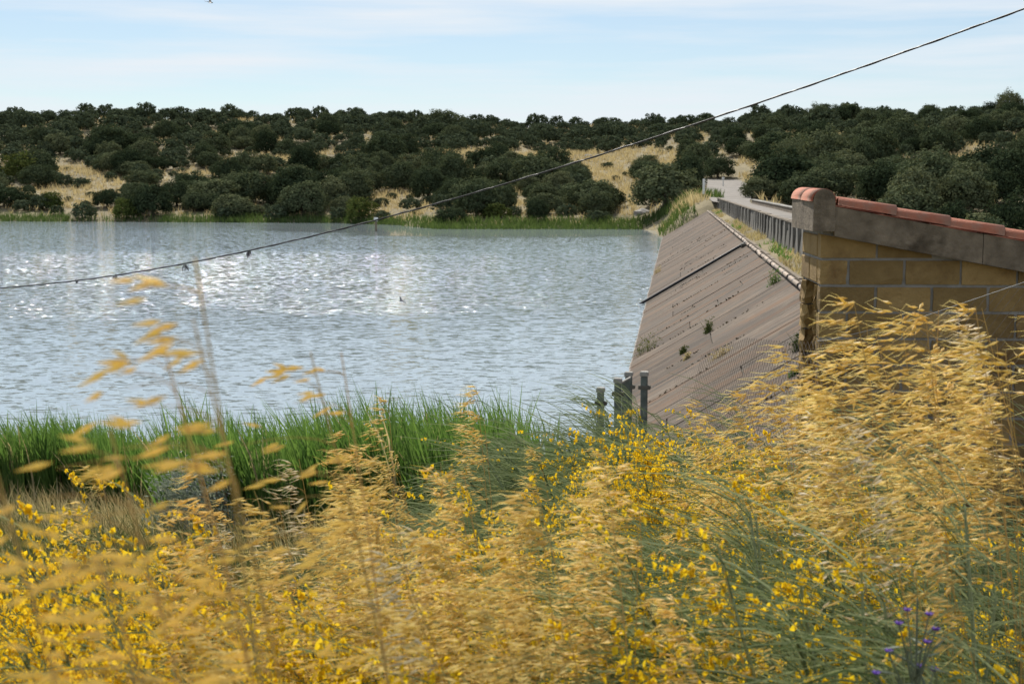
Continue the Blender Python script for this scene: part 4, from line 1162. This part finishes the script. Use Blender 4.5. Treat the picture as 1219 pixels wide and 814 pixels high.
GB = [(930, 600, 3.6, "close drooping broom right of the bottom middle"), (1085, 600, 3.1, "close feathery broom just above the violet flowers"), (1190, 625, 3.2, "close dark green broom at the right edge"),
      (760, 480, 12.2, "broom right in front of the dark capped post"), (728, 486, 12.0, "broom between the two lowest waterside posts"), (742, 482, 13.0, "far broom hiding the feet of the waterside posts"), (718, 484, 11.5, "thin broom left of the waterside posts"), (705, 492, 9.5, "grey-green broom in front of the waterside posts"), (775, 478, 10.0, "wispy broom just right of the waterside posts"), (870, 486, 9.2, "wispy broom at the foot of the dam face"), (945, 500, 8.6, "green broom at the left corner of the hut"),
      (1010, 510, 7.8, "broom growing against the hut wall, left one"), (1110, 505, 7.2, "broom growing against the hut wall, middle one"), (1200, 520, 6.6, "broom growing against the hut wall at the right edge"), (850, 570, 6.4, "broom with drooping rods under the dam face"),
      (985, 600, 5.6, "drooping broom left of the tall golden stalks"), (1080, 590, 5.0, "large drooping broom above the violet flowers"), (1180, 640, 4.4, "blue-green broom at the right edge"), (760, 640, 5.8, "shaded broom below the waterside posts"),
      (890, 720, 4.0, "low broom at the bottom, right of centre"), (1130, 730, 3.4, "low broom right of the violet flowers"), (520, 610, 8.5, "broom in front of the reed bed"), (430, 650, 7.5, "half-hidden broom among golden grass left of centre"), (1000, 755, 3.3, "low broom left of the violet flowers")]
for k, (px, top, Yb, lb) in enumerate(GB): place_bush(px, top, Yb, GREENB[k % 3], "green_broom", lb, "green broom bushes on the near bank", 1.0)
YB = [(640, 590, 4.4, "yellow broom in the very middle of the golden grass"), (540, 680, 3.2, "low yellow broom near the bottom middle"), (730, 700, 3.0, "low yellow broom right of the bottom middle"), (1010, 640, 3.0, "yellow-flecked broom left of the violet flowers"), (848, 492, 7.6, "tall yellow broom standing before the dam face"), (120, 640, 3.0, "yellow broom between the blurred stalks"), (280, 690, 2.9, "low yellow broom at the bottom left"), (400, 730, 2.8, "low yellow broom left of the bottom middle"), (838, 505, 8.8, "bright yellow flowering broom below the dam face"), (925, 530, 7.4, "yellow flowering broom left of the hut"), (800, 560, 7.0, "yellow broom below the grey waterside posts"), (1040, 560, 6.2, "flowering broom in front of the hut wall"), (690, 620, 5.4, "flowering broom in the middle of the golden grass"),
      (600, 660, 4.8, "low flowering broom left of the middle"), (470, 700, 4.3, "flowering broom deep in the golden grass"), (235, 610, 3.9, "dense yellow broom behind the blurred stalks"), (330, 650, 3.7, "yellow broom right of the blurred stalks"), (170, 660, 3.3, "yellow broom at the bottom left behind a blurred stalk"),
      (60, 610, 4.6, "yellow broom at the left edge"), (20, 690, 3.2, "yellow broom in the bottom left corner"), (1150, 640, 4.0, "yellow-flecked broom at the right edge"), (960, 660, 4.6, "yellow-flecked broom right of centre")]
for k, (px, top, Yb, lb) in enumerate(YB): place_bush(px, top, Yb, YELLOWB[k % 3], "flowering_broom", lb, "flowering broom bushes on the near bank", .8)

# grey willow-like shrub between the reeds
x, y, zt = at(240, 548, 17.5); zg = gz(x, y)
o = thing("grey_shrub", "small grey-leaved shrub at the edge of the reed bed", "bush", (x, y, zg - .03)); h = zt - zg
r_ = np.random.default_rng(5); n_ = 3600; g_ = r_.normal(0, 1, (26, 3)); g_ = unit(g_) * r_.uniform(.2, .85, (26, 1)); C = g_[r_.integers(0, 26, n_)] + r_.normal(0, .16, (n_, 3)); C = C * (.75, .75, .5 * h) + (0, 0, .55 * h); C[:, 2] = np.maximum(C[:, 2], .05)
MB().add(*diamonds(C, .022, r_, elong=3.5, D=np.tile([-.7, 0, .5], (n_, 1)))).build("crown", M['tamarisk'], o)
MB().add(*tubes(np.array([[(0, 0, -.1), (.05 * k, .04 * k, h * .4), (.16 * (k - 2), .1 * (k - 2), h * .8)] for k in range(5)]), np.array([[.02, .014, .006]] * 5), 5)).build("stem", M['bark'], o)

# ------------------------------------------------------------------ golden feather grass
def stalk_data(seed, n_branch=15, lo=5, hi=9):
    """unit: metres, about 1.7 m tall, head blown to the left (-x)"""
    r = np.random.default_rng(seed); H = 1.0; K = 9; u = np.linspace(0, 1, K)
    lean = r.uniform(.05, .16)
    S = np.stack([-lean * u ** 2.2, r.normal(0, .03) * u ** 2, u * (1 - .02 * u)], -1)           # unit height
    def pos(w): return np.stack([np.interp(w, u, S[:, k]) for k in range(3)], -1)
    stem = tubes(S[None], np.linspace(.0026, .0007, K)[None] / 1.6, 4)
    BR, SB, SD = [], [], []
    for k in range(n_branch):
        w = .70 + .30 * (k + r.random()) / n_branch
        b0 = pos(np.array([w]))[0]; Lb = (.098 * (1.06 - (w - .70) / .30) + .018) * r.uniform(.7, 1.2)
        a = r.uniform(0, 6.28); dr = unit(np.array([-.55 + .55 * math.cos(a), .6 * math.sin(a), .62]))
        v = np.linspace(0, 1, 5); q = b0 + dr * (Lb * v)[:, None]; q[:, 0] -= .45 * Lb * v ** 2; q[:, 2] -= .45 * Lb * v ** 2
        BR.append(q)
        for _ in range(int(r.integers(lo, hi))):
            x_ = r.uniform(.3, 1.0); c_ = np.array([np.interp(x_, v, q[:, j]) for j in range(3)]) + r.normal(0, .006, 3)
            SB.append(c_); SD.append(np.array([-1.0, 0, -.10]) + r.normal(0, .30, 3))
    br = tubes(np.array(BR), np.array([.0005, .0004, .0003, .0003, .0002])[None] * np.ones((len(BR), 1)), 3)
    SB, SD = np.array(SB), np.array(SD); n_ = len(SB)
    sp = spindles(SB, SD, r.uniform(.017, .027, n_), r.uniform(.0045, .0066, n_))
    aw = ribbons(np.stack([SB + unit(SD) * .014, SB + unit(SD) * .026 + r.normal(0, .002, SB.shape), SB + unit(SD) * .040 + r.normal(0, .005, SB.shape)], 1), np.array([[.0006, .0005, .0002]]) * np.ones((n_, 1)), np.tile([0, 0, 1.0], (n_, 1)))
    return stem, br, sp, aw, lean, SB, SD
SD_ = [stalk_data(400 + k, 12 + k % 4) for k in range(9)] + [stalk_data(500 + k, 12, 2, 5) for k in range(4)]
STEM = [MB().add(*d[0]).mesh("stalk", M['stalk'], True) for d in SD_]
HEAD = []
for k, d in enumerate(SD_):
    mb = MB(); mb.add(*d[1], 0); mb.add(*d[2], 1); mb.add(*d[3], 1)
    HEAD.append(mb.mesh("seed_head", [M['stalk'], M['pale_spikelet'] if k == 8 else M['spikelet']]))
LV = []
for k in range(3):
    r_ = np.random.default_rng(440 + k); B = np.column_stack([r_.normal(0, .05, (60, 2)), np.zeros(60)])
    LV.append(MB().add(*blades(B, r_.uniform(.35, .8, 60), r_.uniform(.003, .006, 60), r_, lean=(-.3, 0), spread=.35, K=6)).mesh("leaves", M['blade']))
from mathutils import Vector
SPK = MB().add(*spindles(np.zeros((1, 3)), [[0, 0, 1.0]], [1.0], [.17])).mesh("spikelet", M['spikelet'])
STEM_BR = {k: MB().add(*SD_[k][0]).add(*SD_[k][1]).mesh("stalk", M['stalk'], True) for k in range(9, 13)}
def put_near_stalk(parent, k, dx, h, tx):
    o = obj("stalk", STEM_BR[k], parent, (dx, 0, -.03), (tx, 0, 0), (h, h, h))
    for b_, d_ in zip(SD_[k][5], SD_[k][6]):
        L_ = fr.uniform(.013, .023); q = obj("spikelet", SPK, o, tuple(b_), None, (L_, L_, L_)); q.rotation_euler = Vector(d_).to_track_quat('Z', 'Y').to_euler()
def put_stalk(parent, k, dx, dy, h, rz, tx, ty):
    o = obj("stalk", STEM[k], parent, (dx, dy, -.03), (tx, ty, rz), (1.6, 1.6, h)) if False else obj("stalk", STEM[k], parent, (dx, dy, -.03), (tx, ty, rz), (h, h, h))
    obj("seed_head", HEAD[k], o)["kind"] = "stuff"
TUFT = []
def tuft(px, top, Yb, n, spread=.10):
    x, y, zt = at(px, top, Yb); zg = gz(x, y); TUFT.append([px, top, Yb, x, y, zg, float(np.clip(zt - zg, .8, 2.3)), n, spread])
# blurred stalks close to the lens
for a in ((235, 262, 1.15, 1, .01), (262, 330, 1.25, 1, .02), (205, 350, 1.2, 1, .01), (180, 440, 1.15, 1, .01), (110, 600, 1.05, 1, .01), (150, 590, 1.05, 1, .01), (48, 640, 1.1, 1, .01), (2, 420, 1.05, 1, .02), (372, 385, 1.7, 1, .02), (408, 392, 1.75, 1, .02), (286, 640, 1.2, 1, .02)): tuft(*a)
for _ in range(17):
    px = fr.uniform(290, 790); tuft(px, fr.uniform(505, 620) + max(0, (px - 560) * .18), fr.uniform(2.9, 6.0), int(fr.integers(4, 8)))
for _ in range(8):
    px = fr.uniform(280, 760); tuft(px, fr.uniform(620, 700), fr.uniform(2.3, 3.4), int(fr.integers(4, 7)))
for _ in range(12):
    px = fr.uniform(330, 800); tuft(px, fr.uniform(525, 640), fr.uniform(2.5, 3.6), int(fr.integers(3, 6)))
for a in ((1010, 395, 4.6, 5, .16), (1060, 440, 4.2, 3, .14), (1135, 352, 4.0, 6, .18), (1185, 345, 3.7, 6, .18), (1215, 350, 4.4, 6, .18), (1235, 345, 3.3, 5, .14), (1265, 350, 3.6, 5, .16), (1295, 345, 4.2, 6, .16), (1165, 440, 3.4, 3, .14), (960, 465, 5.2, 4, .14), (900, 470, 5.8, 4, .14),
          (870, 560, 4.2, 2, .1), (1205, 540, 2.9, 2, .1), (900, 700, 2.7, 3, .06), (960, 660, 2.9, 1, .06),
          (650, 455, 6.4, 2, .1), (540, 490, 6.6, 4, .1), (440, 480, 6.2, 5, .1), (360, 540, 4.6, 6, .1), (150, 560, 4.4, 4, .1), (90, 600, 3.8, 4, .1), (720, 560, 5.0, 6, .12), (770, 530, 6.4, 4, .12), (680, 520, 6.8, 4, .12), (20, 560, 5.0, 4, .12)): tuft(*a)
TUFT.sort(key=lambda q: q[0])
cnt = {}
for q in TUFT:
    row = "blurred close-up" if q[2] < 2 else "front-row" if q[2] < 3.5 else "middle-row" if q[2] < 4.8 else "back-row"
    zone = "at the left edge" if q[0] < 330 else "left of the middle" if q[0] < 560 else "right of the middle" if q[0] < 850 else "below the hut"
    cnt[(row, zone)] = cnt.get((row, zone), 0) + 1; q += [row, zone, cnt[(row, zone)]]
for px, top, Yb, x, y, zg, h, n, spread, row, zone, idx in TUFT:
    tot = cnt[(row, zone)]
    o = thing("feather_grass", f"{row} golden feather grass {zone}" + (f", {ordn(idx)} from the left" if tot > 1 else ""), "grass", (x, y, zg), float(fr.normal(0, .15)), "golden feather grass tufts on the near bank"); o["kind"] = "thing"
    if Yb > 1.6: obj("leaves", LV[int(fr.integers(0, 3))], o)["kind"] = "stuff"
    for j in range(n if Yb < 2 else max(2, int(n * .7))):
        kq = int(fr.integers(9, 13))
        if Yb < 2: put_near_stalk(o, kq, SD_[kq][4] * h, h / .98, float(fr.normal(0, .01))); continue
        put_stalk(o, int(fr.integers(0, 9)), float(fr.normal(0, spread)), float(fr.normal(0, spread)), h * (1.0 if j == 0 else float(fr.uniform(.68 if px < 850 else .84, .99))) / .98, float(fr.normal(0, .35)), float(fr.normal(0, .05)), float(fr.normal(-.03, .06)))
# the rest of the feather grass, behind and between the tufts
mb = MB()
def add_mass(n, px0, px1, t0, t1, y0, y1):
    for _ in range(n):
        px = fr.uniform(px0, px1); Yb = fr.uniform(y0, y1); x, y, zt = at(px, fr.uniform(t0, t1), Yb); zg = gz(x, y); h = float(np.clip(zt - zg, .5, 2.1))
        d = SD_[int(fr.integers(0, 8))]; a = fr.normal(0, .35); ca, sa = math.cos(a), math.sin(a); tl = fr.normal(-.04, .07)
        for part, mi in ((d[0], 0), (d[1], 0), (d[2], 1)):
            V = part[0] * h; V = np.stack([V[:, 0] * ca - V[:, 1] * sa + tl * V[:, 2], V[:, 0] * sa + V[:, 1] * ca, V[:, 2]], -1) + (x, y, zg - .02)
            mb.add(V, part[1], mi)
add_mass(48, 260, 820, 560, 760, 2.6, 6.0); add_mass(8, 0, 300, 640, 780, 2.6, 5.0); add_mass(12, 1060, 1260, 380, 500, 3.6, 5.2); add_mass(22, 300, 780, 660, 800, 2.0, 3.2)
tag(mb.build("feather_grass_mass", [M['stalk'], M['spikelet']]), "golden seed heads filling in between the feather grass tufts", "grass", kind='stuff')

# violet-flowered bugloss at the bottom right
x, y, z_ = at(1088, 814, 2.6); zg = gz(x, y); B0 = np.array([x, y, zg])
bug = thing("bugloss", "hoary bugloss plant with violet flowers among the broom", "flower", (x, y, zg))
r_ = np.random.default_rng(9); top0 = np.array(at(1092, 712, 2.6)) - B0
P = np.array([[(0, 0, -.02), tuple(top0 * .5 + (.01, 0, 0)), tuple(top0)]]); MB().add(*tubes(P, np.array([[.004, .0035, .002]]), 6)).build("stem", M['hoary'], bug, True)
for px, py in ((1080, 727), (1106, 732), (1070, 743), (1114, 750), (1104, 765), (1058, 776), (1095, 794), (1043, 802), (1112, 798)):
    q = np.array(at(px, py, 2.6 + r_.uniform(-.08, .08))) - B0; f = max(.25, (q[2] / top0[2]) - .12); s0 = top0 * f
    L_ = np.array([[tuple(s0), tuple((s0 + q) / 2 + (0, 0, .012)), tuple(q)]]); st_ = MB().add(*tubes(L_, np.array([[.0022, .002, .0014]]), 5)).build("branch", M['hoary'], bug)
    n_ = 7; a = np.arange(n_) * 6.28 / n_; D_ = np.stack([np.cos(a), np.sin(a), 0 * a + .6], -1)
    mb = MB(); mb.add(*spindles(np.tile(q, (n_, 1)), D_, np.full(n_, .012), np.full(n_, .007))); mb.build("flower", M['purple'], bug)
    B_ = np.array([s0 + (q - s0) * w for w in (.2, .45, .7)]); 
    for q_ in B_: MB().add(*spindles(q_[None], r_.normal(0, .5, (1, 3)) + (0, 0, .4), [.05], [.009])).build("leaf", M['hoary'], bug)
n_ = 12; w = np.linspace(.15, .9, n_)[:, None]; a = r_.uniform(0, 6.28, n_); 
for w_, a_ in zip(w, a): MB().add(*spindles((top0 * w_)[None], [[math.cos(a_), math.sin(a_), .5]], [.06], [.009])).build("leaf", M['hoary'], bug)

# ------------------------------------------------------------------ small things on the far bank
def boulder(px, py, wpx, label):
    x, y = find_ground(px, py, 185); r = .5 * wpx / 1693 * y; rr = np.random.default_rng(int(px))
    n1, n2 = 10, 6; Vb = []
    for j in range(n2 + 1):
        for i_ in range(n1):
            t_ = math.pi * j / n2; a = 6.283 * i_ / n1; Vb.append((math.sin(t_) * math.cos(a), math.sin(t_) * math.sin(a), math.cos(t_)))
    Vb = np.array(Vb); k = 1 + .35 * (vnoise(Vb[:, 0] * 1.7 + 5, Vb[:, 1] * 1.7 + Vb[:, 2] * 2.1, int(px)) - .5) + .06 * rr.normal(size=len(Vb)) * (np.abs(Vb[:, 2]) < .99)
    Vb = Vb * k[:, None] * (r, r * .8, r * .5)
    Fb = [(j * n1 + i_, (j + 1) * n1 + i_, (j + 1) * n1 + (i_ + 1) % n1, j * n1 + (i_ + 1) % n1) for j in range(n2) for i_ in range(n1)]
    o = tag(MB().add(Vb, Fb).build("boulder", M['rock']), label, "rock", "boulders on the far slope"); o.location = (x, y, gz(x, y) + r * .1)
M['rock'] = solid_mat("granite", (0.20, 0.185, 0.165), (0.36, 0.335, 0.30), 1.2, 0.95, 0.6, 6, rand=0.15, bdist=.05)
for px, py, w, lb in ((348, 197, 16, "grey boulder in the straw strip left of centre"), (330, 200, 9, "small boulder beside the larger one left of centre"), (462, 206, 12, "boulder among oaks above the middle of the lake"), (765, 256, 24, "long pale boulder on the bank by the dam end"), (1050, 172, 14, "boulder in the clearing above the hut ridge"),
                      (700, 188, 12, "boulder in the wide straw clearing"), (215, 217, 10, "small boulder in the left hillside gap"), (1120, 214, 12, "boulder in the clearing behind the hut roof"), (95, 240, 14, "boulder low on the left slope"), (598, 196, 8, "small boulder at the foot of the straw clearing")): boulder(px, py, w, lb)
def upright(name, px, top, foot, Yp, wpx, mat, label, cat, headw=1.0):
    x, y, zt = at(px, top, Yp); zb = at(px, foot, Yp)[2]; w = .5 * wpx / 1693 * Yp; h = zt - zb
    o = thing(name, label, cat, (x, y, zb)); mb = MB(); add_bb(mb, -w, w, -w, w, -.4, h * .75, w * .2); mb.build("shaft", M[mat], o)
    mb = MB(); add_bb(mb, -w * headw, w * headw, -w * headw, w * headw, h * .752, h, w * .25); mb.build("head", M['white'], o)
M['white'] = solid_mat("faded_white_paint", (0.55, 0.55, 0.52), (0.75, 0.74, 0.7), 5, 0.8, 0.2, 30, rand=0.05)
upright("water_stake", 447.5, 259, 276, 185, 2.5, 'concrete', "pale stake with a white head standing in the far water", "stake", 1.8)
upright("marker_post", 838, 213, 227, 172, 2.5, 'white', "white marker post at the far end of the dam road", "post", 1.0)
upright("marker_post", 861, 211, 222, 232, 1.2, 'white', "small white road marker against the dark oaks", "post", 2.2)
